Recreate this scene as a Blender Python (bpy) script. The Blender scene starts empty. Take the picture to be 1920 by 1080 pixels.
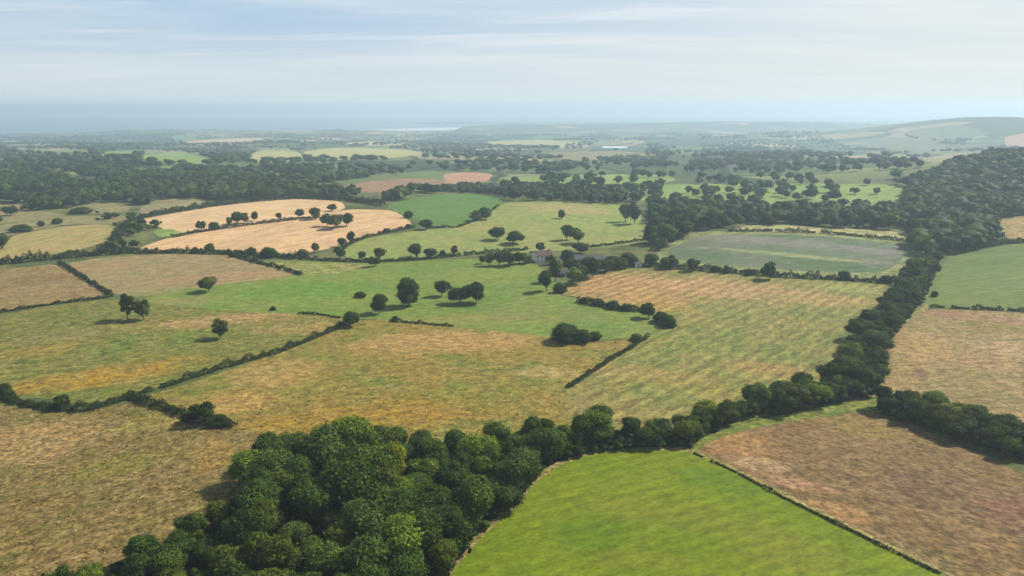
import bpy, math, random
import numpy as np
from mathutils import Vector
from mathutils.geometry import delaunay_2d_cdt

random.seed(7)
rng = np.random.default_rng(7)
S = bpy.context.scene
COL = S.collection
R = math.radians

# ------------------------------------------------------------------ camera
FPX = 1371.0                       # focal length in photo pixels (1920 wide)
PITCH = R(13.93)
CAM = np.array([0.0, 0.0, 110.0])
cd = bpy.data.cameras.new('camera')
cam = bpy.data.objects.new('camera', cd)
COL.objects.link(cam)
cam.location = CAM
cam.rotation_euler = (R(90) - PITCH, 0, 0)
cd.sensor_width = 36.0
cd.lens = 36.0 * FPX / 1920.0
cd.clip_start = 1.0
cd.clip_end = 60000.0
S.camera = cam

# ------------------------------------------------------------------ light
SUN_EL, SUN_AZ = R(42), R(63)      # azimuth clockwise from +Y (the view direction)
SUN_DIR = Vector((math.sin(SUN_AZ) * math.cos(SUN_EL), math.cos(SUN_AZ) * math.cos(SUN_EL), math.sin(SUN_EL)))
sd = bpy.data.lights.new('sun', 'SUN')
sd.energy = 5.0
sd.angle = R(0.5)
sd.color = (1.0, 0.95, 0.86)
sun = bpy.data.objects.new('sun', sd)
COL.objects.link(sun)
sun.rotation_euler = SUN_DIR.to_track_quat('Z', 'Y').to_euler()
sun.location = (300, 300, 600)

W = bpy.data.worlds.new("World")
S.world = W
W.use_nodes = True
wn, wl = W.node_tree.nodes, W.node_tree.links
wn.clear()
SKY_STRENGTH = 0.07


def wnode(t, **kw):
    n = wn.new(t)
    for k, v in kw.items():
        setattr(n, k, v)
    return n


sky = wnode('ShaderNodeTexSky', sky_type='NISHITA', sun_disc=False, sun_elevation=SUN_EL, sun_rotation=SUN_AZ)
sky.altitude = 150
sky.air_density = 1.0
sky.dust_density = 2.2
sky.ozone_density = 2.0
tc = wnode('ShaderNodeTexCoord')
sep = wnode('ShaderNodeSeparateXYZ')
wl.new(tc.outputs['Generated'], sep.inputs[0])
zm = wnode('ShaderNodeMath', operation='MAXIMUM'); zm.inputs[1].default_value = 0.0
wl.new(sep.outputs[2], zm.inputs[0])
za = wnode('ShaderNodeMath', operation='ADD'); za.inputs[1].default_value = 0.05
wl.new(zm.outputs[0], za.inputs[0])
dx = wnode('ShaderNodeMath', operation='DIVIDE'); wl.new(sep.outputs[0], dx.inputs[0]); wl.new(za.outputs[0], dx.inputs[1])
dy = wnode('ShaderNodeMath', operation='DIVIDE'); wl.new(sep.outputs[1], dy.inputs[0]); wl.new(za.outputs[0], dy.inputs[1])
cmb = wnode('ShaderNodeCombineXYZ'); wl.new(dx.outputs[0], cmb.inputs[0]); wl.new(dy.outputs[0], cmb.inputs[1])


def cirrus(scale, rot, stretch, lo, hi, off):
    mp = wnode('ShaderNodeMapping')
    mp.inputs['Rotation'].default_value = (0, 0, R(rot))
    mp.inputs['Scale'].default_value = (scale, scale * stretch, 1)
    mp.inputs['Location'].default_value = (off, off * 0.7, 0)
    wl.new(cmb.outputs[0], mp.inputs[0])
    nz = wnode('ShaderNodeTexNoise'); nz.inputs['Scale'].default_value = 1.0
    nz.inputs['Detail'].default_value = 7; nz.inputs['Roughness'].default_value = 0.55; nz.inputs['Distortion'].default_value = 0.6
    wl.new(mp.outputs[0], nz.inputs[0])
    mr = wnode('ShaderNodeMapRange', interpolation_type='SMOOTHSTEP')
    mr.inputs[1].default_value = lo; mr.inputs[2].default_value = hi
    wl.new(nz.outputs[0], mr.inputs[0])
    return mr.outputs[0]


def k(c):
    return (c[0] / SKY_STRENGTH, c[1] / SKY_STRENGTH, c[2] / SKY_STRENGTH, 1)


def wmix(fac, a, b, amount):
    m = wnode('ShaderNodeMath', operation='MULTIPLY'); m.inputs[1].default_value = amount
    wl.new(fac, m.inputs[0])
    x = wnode('ShaderNodeMix', data_type='RGBA')
    wl.new(m.outputs[0], x.inputs[0]); wl.new(a, x.inputs[6])
    x.inputs[7].default_value = b
    return x.outputs[2]


# summer veil of high cloud, thicker towards the horizon where one looks through more of it, then streaks of cirrus
thick = wnode('ShaderNodeMapRange', interpolation_type='SMOOTHSTEP')
thick.inputs[1].default_value = 0.0; thick.inputs[2].default_value = 0.17
thick.inputs[3].default_value = 1.0; thick.inputs[4].default_value = 0.0
wl.new(zm.outputs[0], thick.inputs[0])
blue = cirrus(0.10, 10, 1.5, 0.42, 0.70, 1.7)
streak = cirrus(0.16, 12, 2.6, 0.44, 0.66, 8.3)
fine = cirrus(0.36, 14, 3.4, 0.48, 0.70, 5.3)
low = wnode('ShaderNodeMapRange', interpolation_type='SMOOTHSTEP')
low.inputs[1].default_value = 0.14; low.inputs[2].default_value = 0.32
low.inputs[3].default_value = 1.0; low.inputs[4].default_value = 0.0
wl.new(zm.outputs[0], low.inputs[0])
o = wmix(low.outputs[0], sky.outputs[0], k((0.28, 0.43, 0.58)), 0.85)
o = wmix(blue, o, k((0.18, 0.35, 0.56)), 0.75)
o = wmix(streak, o, k((0.54, 0.61, 0.65)), 0.62)
o = wmix(fine, o, k((0.62, 0.67, 0.70)), 0.62)
o = wmix(thick.outputs[0], o, k((0.51, 0.565, 0.59)), 0.92)
sdn = wnode('ShaderNodeVectorMath', operation='DOT_PRODUCT')
sdn.inputs[1].default_value = tuple(SUN_DIR)
wl.new(tc.outputs['Generated'], sdn.inputs[0])
glow = wnode('ShaderNodeMapRange', interpolation_type='SMOOTHSTEP')
glow.inputs[1].default_value = 0.05; glow.inputs[2].default_value = 0.85
wl.new(sdn.outputs['Value'], glow.inputs[0])
gl = wnode('ShaderNodeMath', operation='MULTIPLY')
wl.new(glow.outputs[0], gl.inputs[0]); wl.new(low.outputs[0], gl.inputs[1])
o = wmix(gl.outputs[0], o, k((0.70, 0.70, 0.66)), 0.50)
bg = wnode('ShaderNodeBackground'); bg.inputs[1].default_value = SKY_STRENGTH
wl.new(o, bg.inputs[0])
wo = wnode('ShaderNodeOutputWorld'); wl.new(bg.outputs[0], wo.inputs[0])

S.view_settings.view_transform = 'Standard'
S.view_settings.look = 'None'
S.view_settings.gamma = 1.0
S.view_settings.exposure = 0.46
S.render.engine = 'CYCLES'
S.cycles.use_denoising = True
S.cycles.max_bounces = 6
S.cycles.diffuse_bounces = 3
S.cycles.transmission_bounces = 3
S.cycles.volume_bounces = 1

# ------------------------------------------------------------------ terrain function
SEA_Z = -100.0


def sstep(a, b, x):
    t = np.clip((x - a) / (b - a), 0, 1)
    return t * t * (3 - 2 * t)


def pix_dir(px, py):
    px = np.asarray(px, float); py = np.asarray(py, float)
    u = (px - 960) / FPX
    v = (540 - py) / FPX
    return np.stack([u, math.cos(PITCH) + v * math.sin(PITCH), -math.sin(PITCH) + v * math.cos(PITCH)], -1)


_cp = [(-2500, 262), (-400, 258), (0, 253), (330, 243), (600, 246), (850, 249), (885, 238), (950, 231), (1300, 228),
       (1500, 226), (1700, 224), (2300, 224), (5000, 224)]
_cd = pix_dir([c[0] for c in _cp], [c[1] for c in _cp])
COAST_U = _cd[:, 0] / _cd[:, 1]
COAST_Y = (CAM[2] - SEA_Z) / (-_cd[:, 2]) * _cd[:, 1]


def bump(x, y, cx, cy, sx, sy, h, rot=0.0):
    c, s = math.cos(rot), math.sin(rot)
    a = (x - cx) * c + (y - cy) * s
    b = -(x - cx) * s + (y - cy) * c
    return h * np.exp(-0.5 * ((a / sx) ** 2 + (b / sy) ** 2))


def H(x, y):
    x = np.asarray(x, float); y = np.asarray(y, float)
    z = 1.2 * np.sin(x / 83 + 0.7) * np.cos(y / 97) + 0.8 * np.sin(x / 41 - y / 67)
    far = sstep(900, 4500, y)
    z = z * (1 - far) - 93 * far
    und = sstep(1000, 1800, y)
    z = z + und * (5 * np.sin(x / 260 + 1.3) * np.sin(y / 330) + 3.5 * np.sin(x / 143 + y / 210))
    z = z + bump(x, y, -205, 700, 130, 90, 9)          # the mown gold field's rise
    z = z + bump(x, y, 270, 620, 110, 70, 8)           # the bean field's rise
    z = z + bump(x, y, -20, 830, 90, 70, 8)
    z = z + bump(x, y, 70, 180, 45, 45, 2.5)           # the bright pasture's swell
    z = z + bump(x, y, 810, 950, 190, 260, 50)         # wooded hillside on the right
    z = z + bump(x, y, 560, 560, 110, 110, 10)
    z = z + bump(x, y, 2240, 3500, 300, 700, 126)      # the far downs
    z = z + bump(x, y, 1650, 4300, 500, 500, 38)
    z = z + bump(x, y, 2950, 3300, 380, 700, 22)
    z = z + bump(x, y, 900, 6900, 1500, 500, 44) + bump(x, y, 500, 3900, 700, 220, 24) + bump(x, y, -1300, 3300, 800, 220, 20)
    z = z + bump(x, y, 2700, 6900, 900, 500, 48)
    cy_ = np.interp(x / np.maximum(y, 1.0), COAST_U, COAST_Y)
    drop = sstep(-120, 120, y - cy_)
    return z * (1 - drop) + (SEA_Z - 22) * drop


def unproj(px, py):
    """first point of the ground seen through a pixel of the photograph"""
    d = pix_dir(px, py)
    shp = d.shape[:-1]
    d = d.reshape(-1, 3)
    t = np.full(len(d), 60.0)
    prev = t.copy()
    done = np.zeros(len(d), bool)
    for _ in range(700):
        p = CAM + d * t[:, None]
        below = (p[:, 2] < H(p[:, 0], p[:, 1]))
        done |= below
        prev = np.where(done, prev, t)
        t = np.where(done, t, t * 1.009)
        if done.all():
            break
    lo, hi = prev, t
    for _ in range(24):
        m = (lo + hi) / 2
        p = CAM + d * m[:, None]
        b = p[:, 2] < H(p[:, 0], p[:, 1])
        hi = np.where(b, m, hi); lo = np.where(b, lo, m)
    p = CAM + d * hi[:, None]
    p[:, 2] = H(p[:, 0], p[:, 1])
    return p.reshape(shp + (3,))


def depth_of(p):
    return (p[..., 1] - CAM[1]) * math.cos(PITCH) - (p[..., 2] - CAM[2]) * math.sin(PITCH)


def to_px(p):
    d = p - CAM
    z = d[..., 1] * math.cos(PITCH) - d[..., 2] * math.sin(PITCH)
    yy = d[..., 1] * math.sin(PITCH) + d[..., 2] * math.cos(PITCH)
    return 960 + FPX * d[..., 0] / z, 540 - FPX * yy / z


def chaikin(pts, n=2):
    p = np.array(pts, float)
    for _ in range(n):
        q = np.roll(p, -1, 0)
        p = np.stack([p * 0.84 + q * 0.16, p * 0.16 + q * 0.84], 1).reshape(-1, 2)
    return p


def densify(p, step):
    out = []
    for a, b in zip(p, np.roll(p, -1, 0)):
        n = max(1, int(np.linalg.norm(b - a) / step))
        for i in range(n):
            out.append(a + (b - a) * i / n)
    return np.array(out)


def inside(poly, x, y):
    r = np.zeros(x.shape, bool)
    n = len(poly)
    for i in range(n):
        x0, y0 = poly[i]; x1, y1 = poly[(i + 1) % n]
        if y0 == y1:
            continue
        c = (y0 > y) != (y1 > y)
        r ^= c & (x < (x1 - x0) * (y - y0) / (y1 - y0) + x0)
    return r


# ------------------------------------------------------------------ materials
def lin(c):
    c = np.array(c, float) / 255
    return tuple(np.where(c <= 0.04045, c / 12.92, ((c + 0.055) / 1.055) ** 2.4))


def new_mat(name):
    m = bpy.data.materials.new(name)
    m.use_nodes = True
    nt = m.node_tree
    nt.nodes.clear()
    out = nt.nodes.new('ShaderNodeOutputMaterial')
    return m, nt, out


class NT:
    def __init__(s, nt):
        s.nt = nt

    def n(s, t, **kw):
        x = s.nt.nodes.new(t)
        for a, b in kw.items():
            setattr(x, a, b)
        return x

    def l(s, a, b):
        s.nt.links.new(a, b)

    def noise(s, vec, scale, detail=3, rough=0.55, dist=0.0):
        x = s.n('ShaderNodeTexNoise')
        x.inputs['Scale'].default_value = scale
        x.inputs['Detail'].default_value = detail
        x.inputs['Roughness'].default_value = rough
        x.inputs['Distortion'].default_value = dist
        s.l(vec, x.inputs['Vector'])
        return x.outputs[0]

    def rng(s, v, a, b, c=0.0, d=1.0):
        x = s.n('ShaderNodeMapRange', interpolation_type='SMOOTHSTEP')
        x.inputs[1].default_value = a; x.inputs[2].default_value = b
        x.inputs[3].default_value = c; x.inputs[4].default_value = d
        s.l(v, x.inputs[0])
        return x.outputs[0]

    def mix(s, f, a, b, blend='MIX'):
        x = s.n('ShaderNodeMix', data_type='RGBA', blend_type=blend)
        for sock, v in ((x.inputs[0], f), (x.inputs[6], a), (x.inputs[7], b)):
            if isinstance(v, (int, float)):
                sock.default_value = v
            elif isinstance(v, tuple):
                sock.default_value = (*v[:3], 1)
            else:
                s.l(v, sock)
        return x.outputs[2]

    def mapping(s, vec, rot, scale):
        x = s.n('ShaderNodeMapping', vector_type='TEXTURE')      # turned first, then scaled
        x.inputs['Rotation'].default_value = (0, 0, rot)
        x.inputs['Scale'].default_value = tuple(1 / max(v, 1e-6) for v in scale)
        s.l(vec, x.inputs[0])
        return x.outputs[0]

    def math(s, op, a, b=None):
        x = s.n('ShaderNodeMath', operation=op)
        for i, v in enumerate((a, b)):
            if v is None:
                continue
            if isinstance(v, (int, float)):
                x.inputs[i].default_value = v
            else:
                s.l(v, x.inputs[i])
        return x.outputs[0]


def lin_f(c):
    """grass and stubble: a little deeper and richer"""
    v = np.array(lin(c))
    g_ = v.mean()
    return tuple(np.clip((g_ + (v - g_) * 1.04) * 0.77, 0.002, 1))


def field_mat(name, base, second, accent, seed=0.0, patch=45.0, clump=4.0, ang=0.0, stretch=3.0, accent_amt=0.6,
              rough_amt=0.5, rows=0.0, row_gap=3.0, bump_h=0.35, second_amt=1.0, patches=()):
    """grassland or crop: large patches, clumps drawn out along a direction, fine tufts, optional rows"""
    m, nt, out = new_mat(name)
    g = NT(nt)
    geo = g.n('ShaderNodeNewGeometry')
    off = g.n('ShaderNodeVectorMath', operation='ADD')
    off.inputs[1].default_value = (seed * 131.7, seed * 57.3, 0)
    g.l(geo.outputs['Position'], off.inputs[0])
    flat = g.mapping(off.outputs[0], 0, (1, 1, 0.3))
    stretch = 1 + (stretch - 1) * 0.45
    along = g.mapping(off.outputs[0], ang, (1.0 / stretch, 1, 0.3))
    c = g.mix(g.math('MULTIPLY', g.rng(g.noise(flat, 1 / patch, 4, 0.6, 0.4), 0.36, 0.64), second_amt), lin_f(base), lin_f(second))
    acc = g.rng(g.noise(along, 1 / (patch * 0.45), 5, 0.62, 0.8), 0.50, 0.72)
    c = g.mix(g.math('MULTIPLY', acc, accent_amt), c, lin_f(accent))
    if patches:
        jig = g.noise(flat, 1 / 14, 5, 0.65, 0.4)
    for (qx, qy, hw, hh, pc, amt) in patches:          # worn, ripened or greener areas, ragged at the rim
        P0, Pn, Pf = unproj([qx, qx, qx], [qy, qy + hh, qy - hh])
        rx = hw * float(depth_of(P0)) / FPX
        ry = max(4.0, float(np.linalg.norm(Pf - Pn)) / 2)
        mpn = g.n('ShaderNodeMapping', vector_type='TEXTURE')
        mpn.inputs['Location'].default_value = (P0[0], P0[1], 0)
        mpn.inputs['Rotation'].default_value = (0, 0, -math.atan2(P0[0], P0[1]))
        mpn.inputs['Scale'].default_value = (rx, ry, 1e6)
        g.l(geo.outputs['Position'], mpn.inputs[0])
        ln = g.n('ShaderNodeVectorMath', operation='LENGTH'); g.l(mpn.outputs[0], ln.inputs[0])
        e = g.math('ADD', ln.outputs['Value'], g.math('MULTIPLY', jig, 2.0))
        c = g.mix(g.rng(e, 1.55, 2.25, amt, 0.0), c, lin_f(pc))
    mott = g.rng(g.noise(along, 1 / (clump * 2.6), 4, 0.68, 0.3), 0.42, 0.62)
    c = g.mix(g.math('MULTIPLY', mott, min(0.7, rough_amt * 1.3)), c, g.mix(0.65, lin_f(second), lin_f(accent)))
    cl = g.noise(along, 1 / clump, 4, 0.7, 0.3)
    c = g.mix(1.0, c, g.mix(g.rng(cl, 0.28, 0.72), (1 - min(0.85, rough_amt * 1.2),) * 3, (1 + rough_amt * 0.95,) * 3), 'MULTIPLY')
    fine = g.noise(along, 1 / 0.9, 3, 0.6)
    c = g.mix(1.0, c, g.mix(g.rng(fine, 0.25, 0.75), (1 - min(0.8, rough_amt * 1.05),) * 3, (1 + rough_amt * 0.9,) * 3), 'MULTIPLY')
    if rows > 0:
        rv = g.mapping(off.outputs[0], ang, (0.02, 1, 0))
        w = g.n('ShaderNodeTexWave', wave_type='BANDS', bands_direction='Y')
        w.inputs['Scale'].default_value = 0.314 / row_gap
        w.inputs['Distortion'].default_value = 1.2
        w.inputs['Detail'].default_value = 2
        g.l(rv, w.inputs[0])
        c = g.mix(1.0, c, g.mix(w.outputs[1], (1 - rows,) * 3, (1 + rows * 0.7,) * 3), 'MULTIPLY')
    p = g.n('ShaderNodeBsdfPrincipled')
    p.inputs['Roughness'].default_value = 0.9
    p.inputs['Specular IOR Level'].default_value = 0.15
    g.l(c, p.inputs['Base Color'])
    bp = g.n('ShaderNodeBump')
    bp.inputs['Strength'].default_value = 0.8
    bp.inputs['Distance'].default_value = bump_h
    g.l(g.math('ADD', cl, g.math('MULTIPLY', fine, 0.5)), bp.inputs['Height'])
    g.l(bp.outputs[0], p.inputs['Normal'])
    g.l(p.outputs[0], out.inputs[0])
    return m


def ground_mat():
    """scrubby grassland near by; beyond, the small fields of the plain in many greens and straws"""
    m, nt, out = new_mat('ground')
    g = NT(nt)
    geo = g.n('ShaderNodeNewGeometry')
    pos = geo.outputs['Position']
    n1 = g.noise(pos, 1 / 30, 4, 0.6, 0.3)
    near = g.mix(g.rng(n1, 0.35, 0.65), lin((72, 82, 42)), lin((112, 112, 62)))
    near = g.mix(g.rng(g.noise(pos, 1 / 3.5, 4, 0.65), 0.3, 0.7), g.mix(0.5, near, (0.02, 0.03, 0.012)), near)
    warp = g.n('ShaderNodeVectorMath', operation='ADD')
    nv = g.n('ShaderNodeTexNoise'); nv.inputs['Scale'].default_value = 1 / 300
    g.l(pos, nv.inputs[0])
    sc = g.n('ShaderNodeVectorMath', operation='SCALE'); sc.inputs['Scale'].default_value = 160
    g.l(nv.outputs[1], sc.inputs[0])
    g.l(pos, warp.inputs[0]); g.l(sc.outputs[0], warp.inputs[1])
    mp = g.mapping(warp.outputs[0], 0.3, (1 / 210, 1 / 300, 0))
    vor = g.n('ShaderNodeTexVoronoi'); vor.inputs['Scale'].default_value = 1.0
    g.l(mp, vor.inputs['Vector'])
    sp = g.n('ShaderNodeSeparateColor'); g.l(vor.outputs['Color'], sp.inputs[0])
    cr = g.n('ShaderNodeValToRGB'); cr.color_ramp.interpolation = 'CONSTANT'
    stops = [(0, (66, 82, 48)), (0.17, (98, 112, 62)), (0.35, (122, 130, 80)), (0.48, (58, 74, 46)), (0.60, (150, 138, 98)),
             (0.7, (88, 104, 58)), (0.84, (172, 152, 116)), (0.91, (70, 88, 50))]
    els = cr.color_ramp.elements
    els[0].position = 0; els[0].color = (*lin(stops[0][1]), 1)
    els[1].position = stops[1][0]; els[1].color = (*lin(stops[1][1]), 1)
    for p_, c_ in stops[2:]:
        e = els.new(p_); e.color = (*lin(c_), 1)
    g.l(sp.outputs[0], cr.inputs[0])
    ve = g.n('ShaderNodeTexVoronoi', feature='DISTANCE_TO_EDGE'); ve.inputs['Scale'].default_value = 1.0
    g.l(mp, ve.inputs['Vector'])
    hedge = g.rng(ve.outputs[0], 0.02, 0.05)
    farc = g.mix(hedge, (0.02, 0.035, 0.014), cr.outputs[0])
    farc = g.mix(g.rng(g.noise(pos, 1 / 60, 4, 0.6), 0.3, 0.7, 0.0, 0.35), farc, (0.03, 0.05, 0.02))
    sx = g.n('ShaderNodeSeparateXYZ'); g.l(pos, sx.inputs[0])
    f = g.rng(sx.outputs[1], 900, 1250)
    c = g.mix(f, near, farc)
    p = g.n('ShaderNodeBsdfPrincipled'); p.inputs['Roughness'].default_value = 0.95
    p.inputs['Specular IOR Level'].default_value = 0.1
    g.l(c, p.inputs['Base Color'])
    bp = g.n('ShaderNodeBump'); bp.inputs['Strength'].default_value = 0.8; bp.inputs['Distance'].default_value = 0.6
    g.l(g.noise(pos, 1 / 2.5, 4, 0.65), bp.inputs['Height'])
    g.l(bp.outputs[0], p.inputs['Normal'])
    g.l(p.outputs[0], out.inputs[0])
    return m


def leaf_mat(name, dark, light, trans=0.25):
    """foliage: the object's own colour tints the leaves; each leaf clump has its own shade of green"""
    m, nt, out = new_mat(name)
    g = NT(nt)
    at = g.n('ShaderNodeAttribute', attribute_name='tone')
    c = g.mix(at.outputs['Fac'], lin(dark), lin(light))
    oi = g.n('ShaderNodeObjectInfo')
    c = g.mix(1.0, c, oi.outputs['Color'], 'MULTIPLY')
    p = g.n('ShaderNodeBsdfPrincipled'); p.inputs['Roughness'].default_value = 0.65
    p.inputs['Specular IOR Level'].default_value = 0.06
    g.l(c, p.inputs['Base Color'])
    t = g.n('ShaderNodeBsdfTranslucent')
    g.l(g.mix(1.0, c, (1.2, 1.25, 0.5), 'MULTIPLY'), t.inputs[0])
    mx = g.n('ShaderNodeMixShader'); mx.inputs[0].default_value = trans
    g.l(p.outputs[0], mx.inputs[1]); g.l(t.outputs[0], mx.inputs[2])
    g.l(mx.outputs[0], out.inputs[0])
    return m


def plain_mat(name, a, b, scale=2.0, rough=0.8):
    m, nt, out = new_mat(name)
    g = NT(nt)
    t = g.n('ShaderNodeTexCoord')
    c = g.mix(g.rng(g.noise(t.outputs['Object'], scale, 5, 0.6), 0.3, 0.7), lin(a), lin(b))
    p = g.n('ShaderNodeBsdfPrincipled'); p.inputs['Roughness'].default_value = rough
    g.l(c, p.inputs['Base Color'])
    g.l(p.outputs[0], out.inputs[0])
    return m


M_LEAF = leaf_mat('foliage', (28, 40, 18), (108, 126, 48), 0.26)
M_HEDGE = leaf_mat('hedge_foliage', (36, 50, 24), (74, 88, 42), 0.15)
M_BARK = plain_mat('bark', (70, 60, 48), (104, 92, 76), 3.0, 0.9)
M_WHITE = plain_mat('white_render', (225, 222, 214), (238, 236, 230), 1.0)
M_SLATE = plain_mat('slate_roof', (62, 62, 70), (86, 84, 90), 1.5)
M_TILE = plain_mat('brown_tile_roof', (84, 66, 56), (108, 84, 68), 1.5)
M_STONE = plain_mat('grey_stone', (120, 116, 106), (156, 150, 138), 1.2)
M_GLASS = plain_mat('window_glass', (24, 30, 36), (40, 46, 54), 1.0, 0.1)
M_DOOR = plain_mat('dark_door', (40, 50, 44), (56, 66, 58), 1.0)
M_METAL = plain_mat('pale_metal', (200, 205, 208), (228, 230, 232), 0.3, 0.4)
M_WOOD = plain_mat('weathered_timber', (150, 138, 118), (184, 172, 150), 3.0)


# ------------------------------------------------------------------ object helpers
def mesh_np(name, v, faces_q, mat, tone=None, smooth=False, tris=None):
    """one mesh from numpy quads and triangles"""
    me = bpy.data.meshes.new(name)
    v = np.asarray(v, np.float32)
    q = np.asarray(faces_q, np.int32).reshape(-1, 4) if faces_q is not None else np.zeros((0, 4), np.int32)
    t = np.asarray(tris, np.int32).reshape(-1, 3) if tris is not None else np.zeros((0, 3), np.int32)
    me.vertices.add(len(v)); me.vertices.foreach_set('co', v.ravel())
    me.loops.add(q.size + t.size)
    me.loops.foreach_set('vertex_index', np.concatenate([q.ravel(), t.ravel()]))
    me.polygons.add(len(q) + len(t))
    ls = np.concatenate([np.arange(len(q)) * 4, q.size + np.arange(len(t)) * 3]).astype(np.int32)
    me.polygons.foreach_set('loop_start', ls)
    me.polygons.foreach_set('loop_total', np.concatenate([np.full(len(q), 4), np.full(len(t), 3)]).astype(np.int32))
    if smooth:
        me.polygons.foreach_set('use_smooth', np.ones(len(q) + len(t), bool))
    if tone is not None:
        a = me.attributes.new('tone', 'FLOAT', 'POINT')
        a.data.foreach_set('value', np.asarray(tone, np.float32))
    me.update(); me.validate()
    me.materials.append(mat)
    return me


def tag(o, label=None, cat=None, group=None, kind=None):
    if label: o['label'] = label
    if cat: o['category'] = cat
    if group: o['group'] = group
    if kind: o['kind'] = kind
    return o


def link(name, me, parent=None):
    o = bpy.data.objects.new(name, me)
    COL.objects.link(o)
    if parent: o.parent = parent
    return o


# ------------------------------------------------------------------ ground and fields
def ang_of(a, b):
    p = unproj([a[0], b[0]], [a[1], b[1]])
    d = p[1] - p[0]
    return math.atan2(d[1], d[0])


FIELDS = []


def field(name, label, pts, mat, smooth=2):
    FIELDS.append((name, label, pts, mat, smooth))


FM = field_mat
# --- far fields on the plain (drawn first, nearer ones lie over them)
straw = FM('far_straw', (196, 168, 118), (206, 180, 128), (170, 150, 100), 1.1, rough_amt=0.2)
pale = FM('far_pale', (168, 162, 96), (186, 176, 112), (140, 150, 80), 1.2, rough_amt=0.2)
green = FM('far_green', (98, 124, 58), (116, 136, 66), (84, 108, 50), 1.3, rough_amt=0.25)
bright = FM('far_bright', (122, 148, 66), (140, 156, 80), (98, 124, 54), 1.4, rough_amt=0.25)
brown = FM('far_brown', (142, 112, 84), (158, 126, 94), (120, 104, 74), 1.5, rough_amt=0.25)
pink = FM('far_pink', (176, 134, 106), (186, 146, 112), (160, 126, 94), 1.6, rough_amt=0.2)
far_grass = FM('far_grass', (98, 110, 70), (110, 118, 76), (84, 96, 62), 1.8, rough_amt=0.25)
dull = FM('far_dull', (132, 124, 82), (150, 138, 92), (108, 108, 66), 1.7, rough_amt=0.35)

field('field', 'small pale straw field on the far plain, left of the green fields', [(330, 266), (420, 260), (520, 258), (470, 270), (360, 272)], straw)
field('field', 'thin bright green strip field among the far woods', [(320, 256), (365, 250), (372, 262), (325, 266)], green)
field('field', 'left bright green far field framed by dark woods', [(185, 286), (250, 282), (258, 292), (195, 298)], bright)
field('field', 'larger bright green far field behind the big left wood', [(250, 292), (330, 284), (408, 300), (380, 308), (290, 304)], bright)
field('field', 'narrow green sliver field on the edge of the left wood', [(280, 312), (370, 312), (465, 318), (455, 323), (350, 318)], bright)
field('field', 'olive far field right of the bright green ones', [(468, 290), (500, 280), (560, 284), (575, 300), (500, 304), (470, 304)], pale)
field('field', 'long yellow-green far field in the middle of the plain', [(565, 284), (640, 276), (760, 280), (800, 288), (740, 296), (620, 300), (580, 296)], pale)
field('field', 'pale straw far field beyond the plain woods', [(640, 268), (740, 264), (760, 268), (660, 273)], straw)
field('field', 'brown fallow field behind the gold stubble, ringed by trees', [(600, 356), (690, 340), (760, 334), (850, 338), (836, 350), (790, 356), (700, 362)], brown)
field('field', 'pinkish ploughed field right of the brown fallow field', [(830, 326), (880, 322), (925, 326), (915, 340), (860, 346), (836, 342)], pink)
field('field', 'green field peeping over the left wood', [(600, 322), (690, 320), (700, 328), (620, 334)], green)
field('field', 'hazy pale green far field below the estuary', [(900, 266), (1000, 262), (1100, 266), (1050, 276), (930, 276)], pale)
field('field', 'hazy olive far field in the middle distance', [(1020, 286), (1150, 282), (1250, 290), (1180, 300), (1050, 300)], dull)
field('field', 'upper bright green parkland on the valley floor', [(920, 342), (990, 332), (1120, 326), (1255, 328), (1270, 340), (1170, 346), (1140, 356), (1000, 352)], bright)
field('field', 'bright green parkland behind the central wood', [(1170, 352), (1260, 346), (1400, 344), (1540, 344), (1690, 346), (1700, 380), (1560, 392), (1400, 388), (1290, 380), (1200, 378)], bright)
field('field', 'pale green far slope below the downs', [(1600, 262), (1680, 256), (1760, 268), (1800, 282), (1700, 284), (1620, 274)], far_grass)
field('field', 'buff field at the foot of the downs', [(1720, 300), (1790, 286), (1880, 284), (1820, 298), (1760, 308)], dull)
field('field', 'pink-buff field high on the downs', [(1880, 256), (1930, 248), (2100, 250), (2100, 282), (1890, 280)], pink)
field('field', 'hazy pale field on the downs flank', [(1700, 244), (1800, 234), (1860, 250), (1780, 266), (1710, 258)], far_grass)
# --- left middle distance
field('field', 'dull tan paddock below the left wood', [(-200, 392), (0, 378), (50, 384), (70, 396), (130, 402), (60, 412), (0, 420), (-200, 430)], dull)
field('field', 'dull brown field between hedge clumps at the left', [(120, 392), (190, 378), (250, 380), (240, 398), (160, 402)], dull)
field('field', 'grey-brown field behind the gold stubble at the left', [(262, 388), (300, 373), (385, 374), (380, 384), (300, 398), (262, 402)], FM('grey_brown', (138, 120, 96), (146, 142, 92), (120, 130, 74), 2.2, rough_amt=0.25))
field('field', 'rough tan strip with bushes left of the gold stubble', [(-200, 440), (0, 424), (70, 408), (180, 404), (240, 404), (230, 420), (120, 420), (0, 445), (-200, 470)], dull)
field('field', 'straw-coloured oval field at the left', [(-220, 486), (0, 474), (22, 442), (90, 428), (180, 420), (222, 424), (212, 448), (150, 468), (40, 484), (-220, 510)], FM('oval_straw', (166, 146, 92), (152, 144, 78), (180, 150, 108), 2.4, 30, 6, ang_of((20, 470), (200, 430)), 4, 0.5, 0.25))
gold = dict(patch=50, clump=7, stretch=6, accent_amt=0.5, rough_amt=0.2)
GA = ang_of((300, 440), (560, 400))
field('field', 'upper band of gold stubble behind the line of hedge trees', [(238, 414), (300, 402), (390, 388), (480, 378), (560, 373), (640, 377), (650, 392), (560, 409), (450, 422), (370, 434), (320, 440), (300, 424)], FM('gold_upper', (212, 178, 132), (202, 168, 122), (220, 190, 152), 2.5, ang=GA, rows=0.06, row_gap=8, **gold))
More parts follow.
